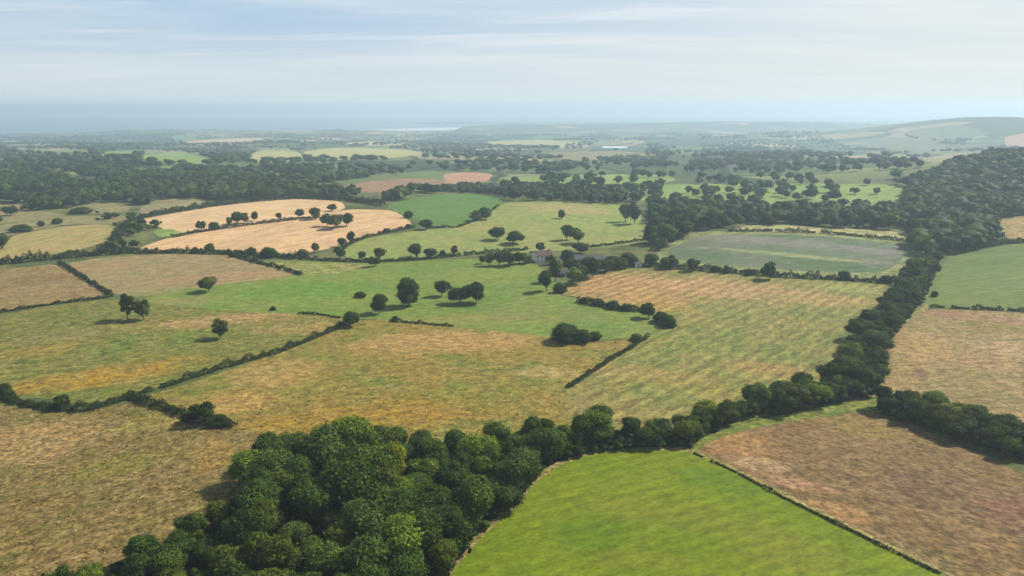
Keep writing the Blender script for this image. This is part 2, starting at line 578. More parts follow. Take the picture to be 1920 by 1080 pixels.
field('field', 'large gold stubble field in front of the line of hedge trees', [(250, 470), (300, 450), (370, 434), (450, 422), (560, 410), (650, 392), (740, 394), (778, 422), (690, 442), (640, 462), (560, 476), (470, 471), (380, 466), (300, 472)], FM('gold_lower', (212, 174, 128), (200, 164, 118), (210, 174, 142), 2.6, ang=GA, rows=0.06, row_gap=8, **gold))
field('field', 'small bright green patch beside the gold stubble', [(285, 432), (320, 428), (345, 438), (300, 446)], bright)
field('field', 'smooth deep green field on a rise in the middle distance', [(718, 386), (790, 368), (880, 362), (945, 370), (935, 396), (880, 418), (820, 426), (770, 408)], FM('deep_green', (84, 118, 48), (96, 126, 56), (76, 108, 46), 2.7, 60, 6, ang_of((730, 390), (940, 372)), 5, 0.5, 0.14, rows=0.05, row_gap=6))
field('field', 'long yellow-green pasture with scattered trees beyond the farm', [(690, 446), (780, 432), (860, 426), (910, 408), (940, 382), (1000, 377), (1100, 379), (1170, 384), (1215, 412), (1232, 450), (1150, 462), (1060, 470), (940, 476), (830, 482), (720, 490), (650, 484), (640, 466)], FM('mid_pasture', (124, 140, 68), (140, 144, 78), (152, 144, 88), 2.8, 60, 5, ang_of((700, 470), (1000, 440)), 3, 0.5, 0.24, patches=[(1060, 392, 90, 9, (166, 148, 96), 0.7), (1160, 420, 60, 14, (136, 150, 74), 0.6), (900, 428, 50, 8, (160, 146, 84), 0.5)]))
field('field', 'pale grass strip behind the grey-green bean field', [(1360, 434), (1400, 422), (1500, 422), (1640, 430), (1720, 440), (1725, 454), (1600, 446), (1480, 438)], FM('pale_strip', (158, 150, 96), (150, 158, 90), (176, 154, 116), 2.9, 30, 5))
field('field', 'pale grass margin round the grey-green bean field', [(1230, 472), (1300, 434), (1400, 434), (1560, 438), (1722, 456), (1712, 490), (1680, 520), (1560, 522), (1440, 516), (1320, 504), (1240, 494)], FM('margin', (118, 130, 72), (130, 136, 78), (146, 138, 88), 3.0, 20, 4))
field('field', 'grey-green bean field with a pale tramline across it', [(1248, 470), (1312, 441), (1400, 439), (1560, 443), (1700, 460), (1690, 490), (1655, 512), (1500, 508), (1340, 496), (1262, 484)], FM('bean', (84, 104, 62), (112, 116, 96), (94, 110, 68), 3.1, 75, 5, ang_of((1300, 490), (1650, 450)), 6, 0.5, 0.2, rows=0.08, row_gap=5, patches=[(1450, 452, 170, 9, (128, 124, 108), 0.75), (1640, 470, 70, 8, (132, 126, 116), 0.7), (1560, 498, 120, 12, (76, 102, 54), 0.8), (1310, 478, 70, 12, (78, 102, 56), 0.7), (1480, 478, 170, 3.5, (148, 152, 100), 0.8)]))
field('field', 'smooth olive field on the slope right of the lane trees', [(1738, 560), (1748, 520), (1776, 484), (1830, 464), (1930, 452), (2300, 450), (2300, 590), (1930, 586), (1800, 578), (1740, 574)], FM('olive', (92, 112, 44), (104, 120, 52), (116, 122, 60), 3.2, 60, 5, ang_of((1760, 560), (1930, 540)), 8, 0.5, 0.16, rows=0.10, row_gap=5))
field('field', 'tan and green field tucked above the olive slope', [(1838, 424), (1890, 408), (1930, 400), (2300, 396), (2300, 446), (1930, 446), (1880, 450)], FM('tan_up', (172, 138, 86), (130, 132, 62), (150, 130, 70), 3.3, 25, 5))
# --- middle band
field('field', 'tan rough field with a slanting hedge at the far left', [(-260, 520), (0, 506), (110, 494), (160, 520), (208, 552), (100, 568), (0, 586), (-260, 610)], FM('tan_left', (150, 126, 84), (140, 120, 74), (122, 102, 62), 3.4, 26, 3.4, 0.4, 2, 0.6, 0.40, patches=[(60, 525, 60, 10, (124, 100, 60), 0.7), (40, 565, 80, 8, (140, 126, 66), 0.6)]))
field('field', 'tan field fading to green beneath the gold stubble', [(122, 494), (180, 484), (300, 476), (430, 476), (500, 498), (566, 516), (520, 536), (400, 548), (280, 556), (210, 552), (160, 522)], FM('tan_mid', (148, 128, 86), (152, 132, 92), (126, 128, 70), 3.5, 40, 4.5, ang_of((150, 500), (430, 480)), 3, 0.5, 0.28, patches=[(420, 520, 120, 10, (164, 128, 88), 0.6), (300, 550, 140, 8, (122, 130, 66), 0.7), (190, 500, 60, 8, (160, 124, 86), 0.6)]))
field('field', 'long smooth green pasture crossing the middle with oak trees', [(250, 562), (420, 532), (566, 516), (480, 492), (560, 488), (680, 494), (800, 488), (900, 484), (1000, 492), (1040, 520), (1040, 552), (1120, 566), (1200, 584), (1250, 606), (1200, 632), (1080, 640), (980, 628), (840, 612), (740, 602), (690, 598), (560, 594), (400, 586), (300, 580)], FM('long_pasture', (100, 126, 48), (118, 132, 58), (130, 132, 66), 3.6, 50, 4, ang_of((400, 560), (900, 520)), 2.5, 0.5, 0.24, patches=[(560, 545, 140, 18, (88, 130, 42), 0.7), (1000, 590, 150, 16, (120, 124, 62), 0.6), (860, 600, 160, 10, (140, 128, 68), 0.5), (330, 566, 80, 10, (140, 128, 78), 0.6), (940, 510, 80, 12, (128, 140, 62), 0.5)]))
field('field', 'dull strip of rough grass beside the green pasture', [(480, 494), (600, 492), (700, 498), (640, 512), (570, 516)], FM('dull_strip', (140, 134, 74), (128, 142, 66), (150, 136, 86), 3.65, 30, 4))
field('field', 'rough green and gold field left of centre with lone trees', [(-260, 620), (0, 590), (200, 558), (330, 574), (480, 586), (600, 588), (650, 598), (610, 622), (520, 656), (400, 694), (310, 722), (238, 746), (150, 756), (60, 744), (0, 736), (-260, 740)], FM('rough_left', (102, 112, 44), (116, 114, 48), (138, 122, 70), 3.7, 26, 3.2, ang_of((50, 700), (500, 640)), 2, 0.65, 0.44, patches=[(200, 705, 160, 20, (164, 126, 44), 0.8), (420, 600, 150, 12, (176, 140, 92), 0.75), (90, 655, 90, 12, (160, 128, 64), 0.5), (300, 640, 140, 16, (96, 116, 42), 0.6), (130, 625, 100, 12, (136, 122, 78), 0.5), (560, 616, 70, 12, (178, 142, 88), 0.5)]))
field('field', 'golden rough field in the centre', [(250, 752), (272, 742), (340, 724), (480, 676), (600, 628), (660, 600), (720, 600), (860, 614), (1000, 628), (1110, 642), (1200, 634), (1140, 680), (1066, 726), (1080, 760), (1080, 860), (700, 880), (560, 860), (460, 830), (420, 790)], FM('golden', (136, 118, 52), (112, 116, 48), (160, 128, 74), 3.8, 26, 3.2, ang_of((350, 740), (1000, 690)), 2, 0.6, 0.42, patches=[(840, 640, 190, 22, (186, 144, 92), 0.65), (520, 700, 90, 28, (184, 146, 92), 0.5), (700, 780, 260, 30, (160, 120, 40), 0.6), (430, 760, 90, 22, (190, 150, 88), 0.6), (900, 740, 90, 30, (112, 122, 44), 0.6), (640, 720, 120, 14, (116, 120, 46), 0.5), (1030, 700, 60, 12, (190, 164, 112), 0.5)]))
field('field', 'wide mown field of green and tan swaths left of the lane trees', [(1036, 548), (1100, 520), (1190, 502), (1320, 508), (1500, 520), (1660, 528), (1740, 540), (1740, 590), (1660, 640), (1660, 760), (1560, 770), (1320, 840), (1080, 860), (1060, 740), (1064, 726), (1140, 680), (1215, 632), (1262, 604), (1200, 580), (1110, 562)], FM('mown', (132, 126, 66), (114, 122, 58), (164, 138, 84), 3.9, 30, 3.2, ang_of((1090, 700), (1330, 600)), 4, 0.5, 0.36, rows=0.17, row_gap=7, patches=[(1180, 540, 150, 34, (180, 138, 88), 0.85), (1360, 540, 130, 20, (178, 142, 98), 0.8), (1540, 560, 90, 14, (178, 146, 92), 0.6), (1440, 692, 80, 14, (176, 134, 78), 0.4), (1200, 700, 120, 18, (164, 136, 84), 0.6), (1300, 640, 160, 30, (110, 124, 54), 0.6), (1400, 735, 180, 14, (124, 124, 44), 0.7), (1130, 760, 90, 40, (140, 122, 72), 0.6), (1590, 540, 60, 8, (150, 152, 78), 0.8), (1240, 575, 70, 10, (176, 140, 60), 0.5)]))
field('field', 'brown rough field right of the lane trees', [(1650, 740), (1655, 640), (1690, 604), (1740, 578), (1930, 586), (2300, 590), (2300, 860), (1930, 800), (1800, 770), (1700, 746)], FM('brown_rough', (152, 126, 80), (130, 118, 66), (166, 140, 98), 4.0, 24, 3.0, ang_of((1680, 690), (1920, 680)), 2, 0.6, 0.42, patches=[(1830, 596, 110, 10, (150, 108, 84), 0.7), (1860, 612, 80, 10, (128, 116, 48), 0.7), (1890, 655, 70, 12, (182, 152, 116), 0.6), (1730, 650, 50, 30, (172, 140, 84), 0.6), (1870, 690, 90, 12, (162, 126, 90), 0.6), (1725, 702, 16, 10, (120, 80, 70), 0.7), (1840, 745, 90, 14, (122, 112, 64), 0.6)]))
# --- near
field('grass_verge', 'green grass verge curving below the tree belt', [(1280, 842), (1320, 800), (1400, 770), (1520, 756), (1640, 742), (1664, 752), (1650, 780), (1540, 784), (1440, 800), (1360, 830), (1300, 850)], FM('verge', (96, 112, 40), (116, 124, 50), (140, 132, 70), 4.1, 20, 2.5))
field('field', 'brown stubble field at the lower right', [(1300, 846), (1345, 822), (1420, 800), (1530, 783), (1640, 770), (1720, 800), (1830, 852), (1930, 892), (2400, 1050), (2400, 1500), (2100, 1300), (1800, 1092), (1640, 1014), (1480, 936), (1370, 876)], FM('stubble', (124, 98, 60), (114, 92, 56), (150, 126, 88), 4.2, 20, 2.2, ang_of((1400, 860), (1800, 960)), 1.9, 0.55, 0.42, rows=0.05, row_gap=4, patches=[(1380, 830, 80, 22, (170, 128, 76), 0.7), (1420, 870, 70, 14, (186, 154, 118), 0.6), (1620, 800, 120, 18, (140, 122, 60), 0.6), (1560, 960, 60, 16, (176, 132, 80), 0.7), (1490, 905, 70, 10, (184, 142, 110), 0.6), (1780, 930, 160, 40, (106, 82, 58), 0.7), (1900, 960, 60, 30, (124, 84, 66), 0.6), (1720, 1040, 80, 20, (110, 104, 54), 0.5)]))
field('field', 'gold-brown rough field at the lower left', [(-300, 770), (0, 760), (90, 772), (160, 772), (240, 754), (330, 776), (440, 802), (490, 820), (480, 880), (440, 960), (330, 1030), (200, 1070), (60, 1100), (0, 1500), (-700, 1500)], FM('lower_left', (124, 104, 58), (104, 100, 46), (156, 130, 86), 4.3, 18, 2.4, 0.6, 1.6, 0.6, 0.46, patches=[(60, 830, 120, 40, (176, 142, 92), 0.6), (290, 790, 70, 20, (140, 132, 58), 0.7), (230, 870, 110, 18, (124, 122, 46), 0.6), (330, 900, 80, 40, (120, 100, 60), 0.6), (60, 960, 80, 40, (118, 92, 46), 0.6), (400, 850, 40, 30, (156, 122, 60), 0.6)]))
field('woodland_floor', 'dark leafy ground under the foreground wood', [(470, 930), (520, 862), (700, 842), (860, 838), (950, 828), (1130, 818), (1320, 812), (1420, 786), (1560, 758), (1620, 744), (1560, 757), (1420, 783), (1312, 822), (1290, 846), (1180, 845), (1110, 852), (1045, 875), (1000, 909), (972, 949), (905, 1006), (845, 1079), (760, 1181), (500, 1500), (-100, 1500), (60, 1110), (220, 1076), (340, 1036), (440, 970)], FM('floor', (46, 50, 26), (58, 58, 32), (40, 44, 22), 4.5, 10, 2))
field('grass_margin', 'pale rough grass margin along the bright pasture', [(735, 1180), (826, 1078), (888, 1005), (956, 946), (986, 906), (1034, 870), (1104, 847), (1180, 838), (1296, 838), (1390, 882), (1500, 938), (1660, 1016), (1820, 1094), (2120, 1302), (2300, 1500), (480, 1500)], FM('rim', (150, 134, 84), (120, 116, 58), (168, 146, 100), 4.9, 8, 1.5, 0, 1.2), 1)
field('field', 'bright green pasture in the foreground', [(760, 1180), (845, 1078), (905, 1005), (972, 948), (1000, 908), (1045, 874), (1110, 851), (1180, 843), (1290, 844), (1370, 880), (1480, 938), (1640, 1016), (1800, 1094), (2100, 1302), (2300, 1500), (500, 1500)], FM('bright_pasture', (105, 123, 22), (116, 127, 28), (94, 115, 20), 4.4, 24, 2.6, ang_of((1000, 1040), (1400, 930)), 3, 0.5, 0.20, bump_h=0.2, rows=0.09, row_gap=5, patches=[(1250, 960, 180, 30, (124, 122, 44), 0.45), (1480, 1040, 120, 40, (126, 122, 48), 0.5), (1110, 1000, 90, 40, (82, 112, 20), 0.5), (1350, 900, 90, 20, (84, 112, 26), 0.5), (1200, 1050, 90, 20, (120, 116, 40), 0.5)]), 1)


def build_ground():
    pts = []
    az = np.concatenate([np.radians(np.arange(-88, -40, 4)), np.radians(np.arange(-40, 40.01, 0.9)), np.radians(np.arange(44, 89, 4))])
    r = 70.0
    while r < 9500:
        a = az + (0.004 if (len(pts) % 2) else 0)
        pts.append(np.stack([np.sin(a) * r, np.cos(a) * r], 1))
        r *= 1.034
    hull = [(-16000, -2500), (16000, -2500), (16000, 12000), (-16000, 12000)] + [(x, y) for x in (-600, -200, 0, 200, 600) for y in (-600, -200, -40, 20)]
    verts = [Vector(p) for p in np.concatenate(pts)] + [Vector(p) for p in hull]
    edges, polys = [], []
    for (nm, lb, poly, mt, sm) in FIELDS:
        p = densify(chaikin(poly, sm), 14.0)
        g = unproj(p[:, 0], p[:, 1])[:, :2]
        keep = [g[0]]
        for q in g[1:]:
            if np.linalg.norm(q - keep[-1]) > 0.4:
                keep.append(q)
        i0 = len(verts)
        verts += [Vector(q) for q in keep]
        n = len(keep)
        edges += [(i0 + i, i0 + (i + 1) % n) for i in range(n)]
        polys.append(np.array(keep))
    vo, _, fo, _, _, _ = delaunay_2d_cdt(verts, edges, [], 0, 1e-3)
    V = np.array([(v.x, v.y) for v in vo])
    V = np.column_stack([V, H(V[:, 0], V[:, 1])])
    F = np.array([list(f) for f in fo], np.int32)
    cx = V[F].mean(1)
    own = np.full(len(F), -1)
    for i, pg in enumerate(polys):                     # later fields lie over earlier ones
        own[inside(pg, cx[:, 0], cx[:, 1])] = i
    a, b, c = V[F[:, 0]], V[F[:, 1]], V[F[:, 2]]
    flip = np.cross(b - a, c - a)[:, 2] < 0
    F[flip] = F[flip][:, ::-1]
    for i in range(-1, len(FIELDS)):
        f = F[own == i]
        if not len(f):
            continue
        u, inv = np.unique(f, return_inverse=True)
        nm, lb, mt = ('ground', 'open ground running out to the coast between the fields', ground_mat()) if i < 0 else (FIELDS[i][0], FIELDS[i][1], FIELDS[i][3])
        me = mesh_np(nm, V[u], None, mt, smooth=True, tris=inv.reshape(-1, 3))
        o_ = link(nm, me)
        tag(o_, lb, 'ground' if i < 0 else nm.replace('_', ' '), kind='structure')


build_ground()

# sea
msea, nts, outs = new_mat('sea')
g = NT(nts)
geo = g.n('ShaderNodeNewGeometry')
p = g.n('ShaderNodeBsdfPrincipled')
p.inputs['Roughness'].default_value = 0.28
g.l(g.mix(g.rng(g.noise(geo.outputs['Position'], 1 / 900, 4), 0.3, 0.7), (0.02, 0.06, 0.07), (0.04, 0.09, 0.10)), p.inputs['Base Color'])
bp = g.n('ShaderNodeBump'); bp.inputs['Distance'].default_value = 0.6; bp.inputs['Strength'].default_value = 0.5
g.l(g.noise(geo.outputs['Position'], 1 / 14, 4), bp.inputs['Height'])
g.l(bp.outputs[0], p.inputs['Normal']); g.l(p.outputs[0], outs.inputs[0])
sx = np.linspace(-15500, 15500, 32); sy = np.linspace(2000, 16800, 16)
gx, gy = np.meshgrid(sx, sy)
idx = np.arange(gx.size).reshape(gx.shape)
me = mesh_np('sea', np.stack([gx.ravel(), gy.ravel(), np.full(gx.size, SEA_Z)], 1),
             np.stack([idx[:-1, :-1], idx[:-1, 1:], idx[1:, 1:], idx[1:, :-1]], -1).reshape(-1, 4), msea)
tag(link('sea', me), 'calm hazy sea running to the horizon', 'sea', kind='structure')


# pale sheet off the river mouth: the water's gleam painted as near-white colour
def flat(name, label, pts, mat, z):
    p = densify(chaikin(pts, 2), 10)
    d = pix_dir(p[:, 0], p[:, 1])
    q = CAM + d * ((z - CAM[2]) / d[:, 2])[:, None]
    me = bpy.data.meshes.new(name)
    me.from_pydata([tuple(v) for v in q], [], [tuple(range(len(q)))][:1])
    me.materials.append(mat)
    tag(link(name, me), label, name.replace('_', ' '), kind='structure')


M_GLEAM = plain_mat('gleam_paint', (196, 196, 190), (214, 212, 206), 0.002, 0.5)
flat('painted_gleam', 'pale sheet painted as the water gleam at the river mouth on the coast', [(690, 243), (740, 241.5), (800, 240), (880, 238), (900, 240), (880, 243), (800, 244.5), (730, 245)], M_GLEAM, SEA_Z + 0.6)

# ------------------------------------------------------------------ foliage meshes
def unit(n):
    v = rng.normal(size=(n, 3))
    return v / np.linalg.norm(v, axis=1, keepdims=True)


_t = (1 + 5 ** 0.5) / 2
ICO_V = np.array([(-1, _t, 0), (1, _t, 0), (-1, -_t, 0), (1, -_t, 0), (0, -1, _t), (0, 1, _t), (0, -1, -_t), (0, 1, -_t),
                  (_t, 0, -1), (_t, 0, 1), (-_t, 0, -1), (-_t, 0, 1)], float)
ICO_V /= np.linalg.norm(ICO_V[0])
ICO_F = np.array([(0, 11, 5), (0, 5, 1), (0, 1, 7), (0, 7, 10), (0, 10, 11), (1, 5, 9), (5, 11, 4), (11, 10, 2), (10, 7, 6), (7, 1, 8),
                  (3, 9, 4), (3, 4, 2), (3, 2, 6), (3, 6, 8), (3, 8, 9), (4, 9, 5), (2, 4, 11), (6, 2, 10), (8, 6, 7), (9, 8, 1)])


def ico(sub):
    v, f = ICO_V.tolist(), ICO_F.tolist()
    for _ in range(sub):
        cache, nf = {}, []

        def mid(a, b):
            kx = (min(a, b), max(a, b))
            if kx not in cache:
                m = (np.array(v[a]) + np.array(v[b])) / 2
                v.append((m / np.linalg.norm(m)).tolist()); cache[kx] = len(v) - 1
            return cache[kx]
        for a, b, c in f:
            x, y, z = mid(a, b), mid(b, c), mid(c, a)
            nf += [(a, x, z), (b, y, x), (c, z, y), (x, y, z)]
        f = nf
    return np.array(v), np.array(f)


ICO1 = ico(1)


def leaves(centres, normals, size, jitter=0.75):
    """leaf-clump quads lying roughly across the given normals; returns verts (4n,3), quads"""
    n = len(centres)
    nn = normals + rng.normal(size=(n, 3)) * jitter
    nn /= np.linalg.norm(nn, axis=1, keepdims=True)
    a = np.cross(nn, unit(n)); a /= np.linalg.norm(a, axis=1, keepdims=True)
    b = np.cross(nn, a)
    s = (size * rng.uniform(0.6, 1.4, n))[:, None]
    w = rng.uniform(0.55, 1.0, n)[:, None]
    v = np.stack([centres - a * s, centres - b * s * w + a * s * rng.uniform(-.3, .3, (n, 1)), centres + a * s, centres + b * s * w], 1)
    return v.reshape(-1, 3), np.arange(4 * n).reshape(-1, 4)


def crown_mesh(name, lobes, leaf, nleaf, core=0.8, mat=None, jitter=0.5):
    """crown of leaf clumps on overlapping lobes [(centre, radii)], gaps between; a lumpy inner mass of twigs and leaves"""
    mat = mat or M_LEAF
    area = np.array([r[0] * r[1] + r[0] * r[2] + r[1] * r[2] for _, r in lobes])
    cnt = np.maximum(8, (nleaf * area / area.sum()).astype(int))
    V, Q, T, TRI = [], [], [], []
    base = 0
    for (c, r), n in zip(lobes, cnt):
        c = np.array(c); r = np.array(r)
        d = unit(n)
        rad = 1 - np.abs(rng.normal(0, 0.18, n)) + np.abs(rng.normal(0, 0.17, n))
        pos = c + d * r * rad[:, None]
        nm = d / r; nm /= np.linalg.norm(nm, axis=1, keepdims=True)
        v, q = leaves(pos, nm, leaf, jitter)
        lt = rng.uniform(0.15, 0.75)
        t = np.repeat(np.clip(lt + rng.normal(0, 0.11, n), 0, 1), 4)
        V.append(v); Q.append(q + base); T.append(t); base += len(v)
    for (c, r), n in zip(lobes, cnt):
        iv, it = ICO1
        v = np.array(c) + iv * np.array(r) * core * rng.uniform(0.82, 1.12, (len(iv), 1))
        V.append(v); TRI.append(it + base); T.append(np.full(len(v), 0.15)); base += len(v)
    return mesh_np(name, np.concatenate(V), np.concatenate(Q), mat, np.concatenate(T), tris=np.concatenate(TRI))


def trunk_mesh(name, h, r, limbs=5, spread=0.25, top=0.55):
    """tapered trunk with forking limbs, unit tree height"""
    V, Q = [], []
    base = 0

    def tube(a, b, ra, rb, segs=3, sides=6, bend=0.03):
        nonlocal base
        a, b = np.array(a, float), np.array(b, float)
        d = (b - a) / np.linalg.norm(b - a)
        x = np.cross(d, (0.3, 0.9, 0.2)); x /= np.linalg.norm(x); y = np.cross(d, x)
        off = rng.normal(0, bend, (segs + 1, 3)); off[0] = off[-1] = 0
        for i in range(segs + 1):
            t = i / segs
            c = a + (b - a) * t + off[i]
            rr = ra + (rb - ra) * t
            for j in range(sides):
                th = 2 * math.pi * j / sides
                V.append(c + rr * (math.cos(th) * x + math.sin(th) * y))
        for i in range(segs):
            for j in range(sides):
                p0 = base + i * sides + j; p1 = base + i * sides + (j + 1) % sides
                Q.append((p0, p1, p1 + sides, p0 + sides))
        base += (segs + 1) * sides
    tube((0, 0, -0.03), (0, 0, h), r * 1.25, r * 0.8)
    tube((0, 0, h), (0.02, 0.01, top + 0.2), r * 0.8, r * 0.25)
    for i in range(limbs):
        th = 2 * math.pi * i / limbs + rng.uniform(-.4, .4)
        z0 = h * rng.uniform(0.75, 1.1)
        tube((0, 0, z0), (math.cos(th) * spread, math.sin(th) * spread, top + rng.uniform(-.05, .15)), r * 0.5, r * 0.15, bend=0.02)
    return mesh_np(name, V, Q, M_BARK, smooth=True)


def lobes_round(n=18, rx=0.42, rz=0.36, cz=0.6, lr=(0.15, 0.24)):
    lean = rng.normal(0, 0.05, 2)
    out = [((lean[0] * .5, lean[1] * .5, cz - 0.04), (rx * 0.56, rx * 0.56, rz * 0.66))]
    sq = rng.uniform(0.8, 1.2)
    while len(out) < n:
        d = unit(1)[0]
        if d[2] < -0.55:
            continue
        r = rng.uniform(*lr)
        k_ = rng.uniform(0.35, 1.35)
        c = np.array([lean[0], lean[1], 0]) + np.array([d[0] * (rx - r * 0.5) * sq, d[1] * (rx - r * 0.5) / sq, cz + d[2] * (rz - r * 0.6)]) * [k_ ** 0.5, k_ ** 0.5, 1]
        out.append((c, np.array([r, r, r * rng.uniform(0.7, 0.95)])))
    return out


def lobes_tall(n=16, rx=0.24, lr=(0.10, 0.16)):
    out = [((0, 0, 0.55), (rx * 0.7, rx * 0.7, 0.36))]
    for i in range(n):
        z = 0.22 + 0.7 * (i + rng.uniform(0, 1)) / n
        env = rx * math.sin(math.pi * min(1, (z - 0.05) / 0.95)) ** 0.6
        th = i * 2.4
        r = rng.uniform(*lr) * (0.6 + 0.5 * env / rx)
        out.append(((math.cos(th) * max(0, env - r * .5), math.sin(th) * max(0, env - r * .5), z), (r, r, r * 1.1)))
    return out


def lobes_bush(n=12):
    out = [((0, 0, 0.38), (0.36, 0.36, 0.40))]
    for i in range(n):
        th = i * 2.4; q = math.sqrt((i + 0.5) / n)
        r = rng.uniform(0.17, 0.27)
        z = (1 - q * q) * 0.55 + 0.2 + rng.uniform(-.05, .1)
        out.append(((math.cos(th) * q * 0.34, math.sin(th) * q * 0.34, z), (r, r, r * 0.95)))
    return out


def lobes_open(n=14):
    """open, see-through crown of separate boughs"""
    out = []
    for i in range(n):
        th = i * 2.4
        z = 0.30 + 0.58 * (i + 0.5) / n
        q = 0.32 * math.sin(math.pi * (z - 0.1) / 0.95) * rng.uniform(0.6, 1.2)
        r = rng.uniform(0.08, 0.15)
        out.append(((math.cos(th) * q, math.sin(th) * q, z), (r * 1.1, r * 1.1, r * 0.85)))
    return out


PROTO = {}
for kind, fn, nv in (('round', lobes_round, 8), ('tall', lobes_tall, 2), ('bush', lobes_bush, 2), ('open', lobes_open, 2)):
    for i in range(nv):
        lb = fn() if kind != 'round' else lobes_round(int(rng.integers(10, 20)), rng.uniform(0.38, 0.46), rng.uniform(0.37, 0.43), 0.54, (0.11, 0.26))
        core = 0.82 if kind != 'open' else 0.45
        tr = trunk_mesh('trunk', 0.10 if kind == 'bush' else 0.18, 0.02 if kind == 'bush' else 0.03, top=0.35 if kind == 'bush' else 0.55)
        hi = crown_mesh('crown', lb, 0.023, 9000 if kind != 'open' else 4200, core)
        mid_ = crown_mesh('crown', lb, 0.055, 1500 if kind != 'open' else 800, core)
        PROTO.setdefault(kind, []).append((tr, hi, mid_))

TREES = []


def tree(P, h, w, label, kind='round', name='tree', cat='tree', group=None, tint=(1, 1, 1), variant=None, hi=None, rz=None):
    """a tree standing at P, h metres tall with a crown w metres across: trunk and crown under one Empty"""
    pv = PROTO[kind]
    tr, hm, mm = pv[(random.randrange(len(pv)) if variant is None else variant) % len(pv)]
    e = bpy.data.objects.new(name, None)
    COL.objects.link(e)
    e.location = (P[0], P[1], P[2] - 0.1)
    e.rotation_euler = (0, 0, random.uniform(0, 6.28) if rz is None else rz)
    wu = {'round': 0.92, 'tall': 0.5, 'bush': 1.0, 'open': 0.85}[kind]
    sq = random.uniform(0.88, 1.14)
    e.scale = (w / wu * sq, w / wu / sq, h)
    e.rotation_euler = (random.uniform(-.06, .06), random.uniform(-.06, .06), e.rotation_euler[2])
    e.empty_display_size = 0.2
    tag(e, label, cat, group)
    a = link('trunk', tr, e)
    if hi is None:
        hi = depth_of(np.array(P)) < 430
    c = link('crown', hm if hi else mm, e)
    c.color = (*tint, 1)
    TREES.append(e)
    return e


ORD = ['', 'first', 'second', 'third', 'fourth', 'fifth', 'sixth', 'seventh', 'eighth', 'ninth', 'tenth', 'eleventh', 'twelfth', 'thirteenth',
       'fourteenth', 'fifteenth', 'sixteenth', 'seventeenth', 'eighteenth', 'nineteenth', 'twentieth']
TENS = {2: 'twenty', 3: 'thirty', 4: 'forty', 5: 'fifty', 6: 'sixty', 7: 'seventy', 8: 'eighty', 9: 'ninety'}


def ordinal(n):
    if n <= 20:
        return ORD[n]
    if n % 10 == 0:
        return TENS[n // 10][:-1] + 'ieth'
    return TENS[n // 10] + '-' + ORD[n % 10]


TINTS = [('dark green', (0.62, 0.72, 0.62)), ('mid green', (0.95, 1.0, 0.85)), ('olive green', (1.18, 1.08, 0.78)), ('grey-green', (0.9, 0.95, 1.05)),
         ('deep green', (0.72, 0.86, 0.66)), ('light green', (1.6, 1.6, 0.95)), ('yellow-green', (2.4, 1.9, 0.75))]
TW = [0.24, 0.20, 0.18, 0.12, 0.11, 0.14, 0.01]


def poisson(poly_px, spacing, smooth=1, jitter=0.8, maxn=100000):
    """points about spacing metres apart on the ground inside a polygon given in photo pixels"""
    p = densify(chaikin(poly_px, smooth), 20)
    gp = unproj(p[:, 0], p[:, 1])[:, :2]
    lo, hi = gp.min(0), gp.max(0)
    n = int((hi - lo).prod() / spacing ** 2 * 6)
    n = min(n, 400000)
    c = rng.uniform(lo, hi, (n, 2))
    c = c[inside(gp, c[:, 0], c[:, 1])]
    cell = {}
    out = []
    for q in c:
        kx, ky = int(q[0] // spacing), int(q[1] // spacing)
        ok = True
        for a in (-1, 0, 1):
            for b in (-1, 0, 1):
                for w_ in cell.get((kx + a, ky + b), ()):
                    if (w_[0] - q[0]) ** 2 + (w_[1] - q[1]) ** 2 < spacing ** 2:
                        ok = False
        if ok:
            cell.setdefault((kx, ky), []).append(q); out.append(q)
            if len(out) >= maxn:
                break
    out = np.array(out)
    return np.column_stack([out, H(out[:, 0], out[:, 1])])


def pick_tint():
    i = random.choices(range(len(TINTS)), TW)[0]
    n, t = TINTS[i]
    j = random.uniform(0.88, 1.12)
    return n, (t[0] * j, t[1] * j, t[2] * j)


# --- the foreground wood: ranks of trees, each its own object
wood = poisson([(462, 930), (505, 872), (700, 852), (860, 846), (950, 830), (1130, 812), (1290, 806), (1290, 834), (1170, 834), (1100, 846), (1030, 872),
                (990, 908), (955, 950), (895, 1000), (830, 1080), (760, 1170), (480, 1220), (40, 1200), (90, 1110), (200, 1075), (330, 1034), (420, 975)], 6.3, 0)
px_, py_ = to_px(wood)
keep = []
for P, a, b in zip(wood, px_, py_):
    big = (a < 720 and b < 990)
    h = random.triangular(6.0, 15.5, 9.0) * (1.15 if big else 1.0) * (0.98 if a > 1000 else 1.0) * (0.68 if a < 430 else 1.0)
    tx, ty = to_px(P + np.array([0, 0, h]))
    if ty < 1076 and tx > -20:
        keep.append((P, h, a, b))
keep.sort(key=lambda z: -z[3])
gold_tree = min(keep, key=lambda z: (z[2] - 768) ** 2 + (z[3] - 908) ** 2)[0]
ranks = 8
per = math.ceil(len(keep) / ranks)
RN = ['front', 'second', 'third', 'fourth', 'fifth', 'sixth', 'seventh', 'rearmost']
for ri in range(ranks):
    row = sorted(keep[ri * per:(ri + 1) * per], key=lambda z: z[2])
    for j, (P, h, a, b) in enumerate(row):
        tn, tt = pick_tint()
        kd = random.choices(['round', 'tall'], [0.9, 0.1])[0]
        w = h * random.uniform(0.82, 1.25) if kd == 'round' else h * 0.6
        if P is gold_tree:
            tn, tt = TINTS[6]
            h, w, kd = 15.5, 8.5, 'round'
        tree(P, h, max(w, 6.4), f'{tn} tree, {ordinal(j + 1)} from left in the {RN[ri]} rank of the foreground wood', kd,
             'broadleaf_tree', 'tree', 'trees of the foreground wood', tt)


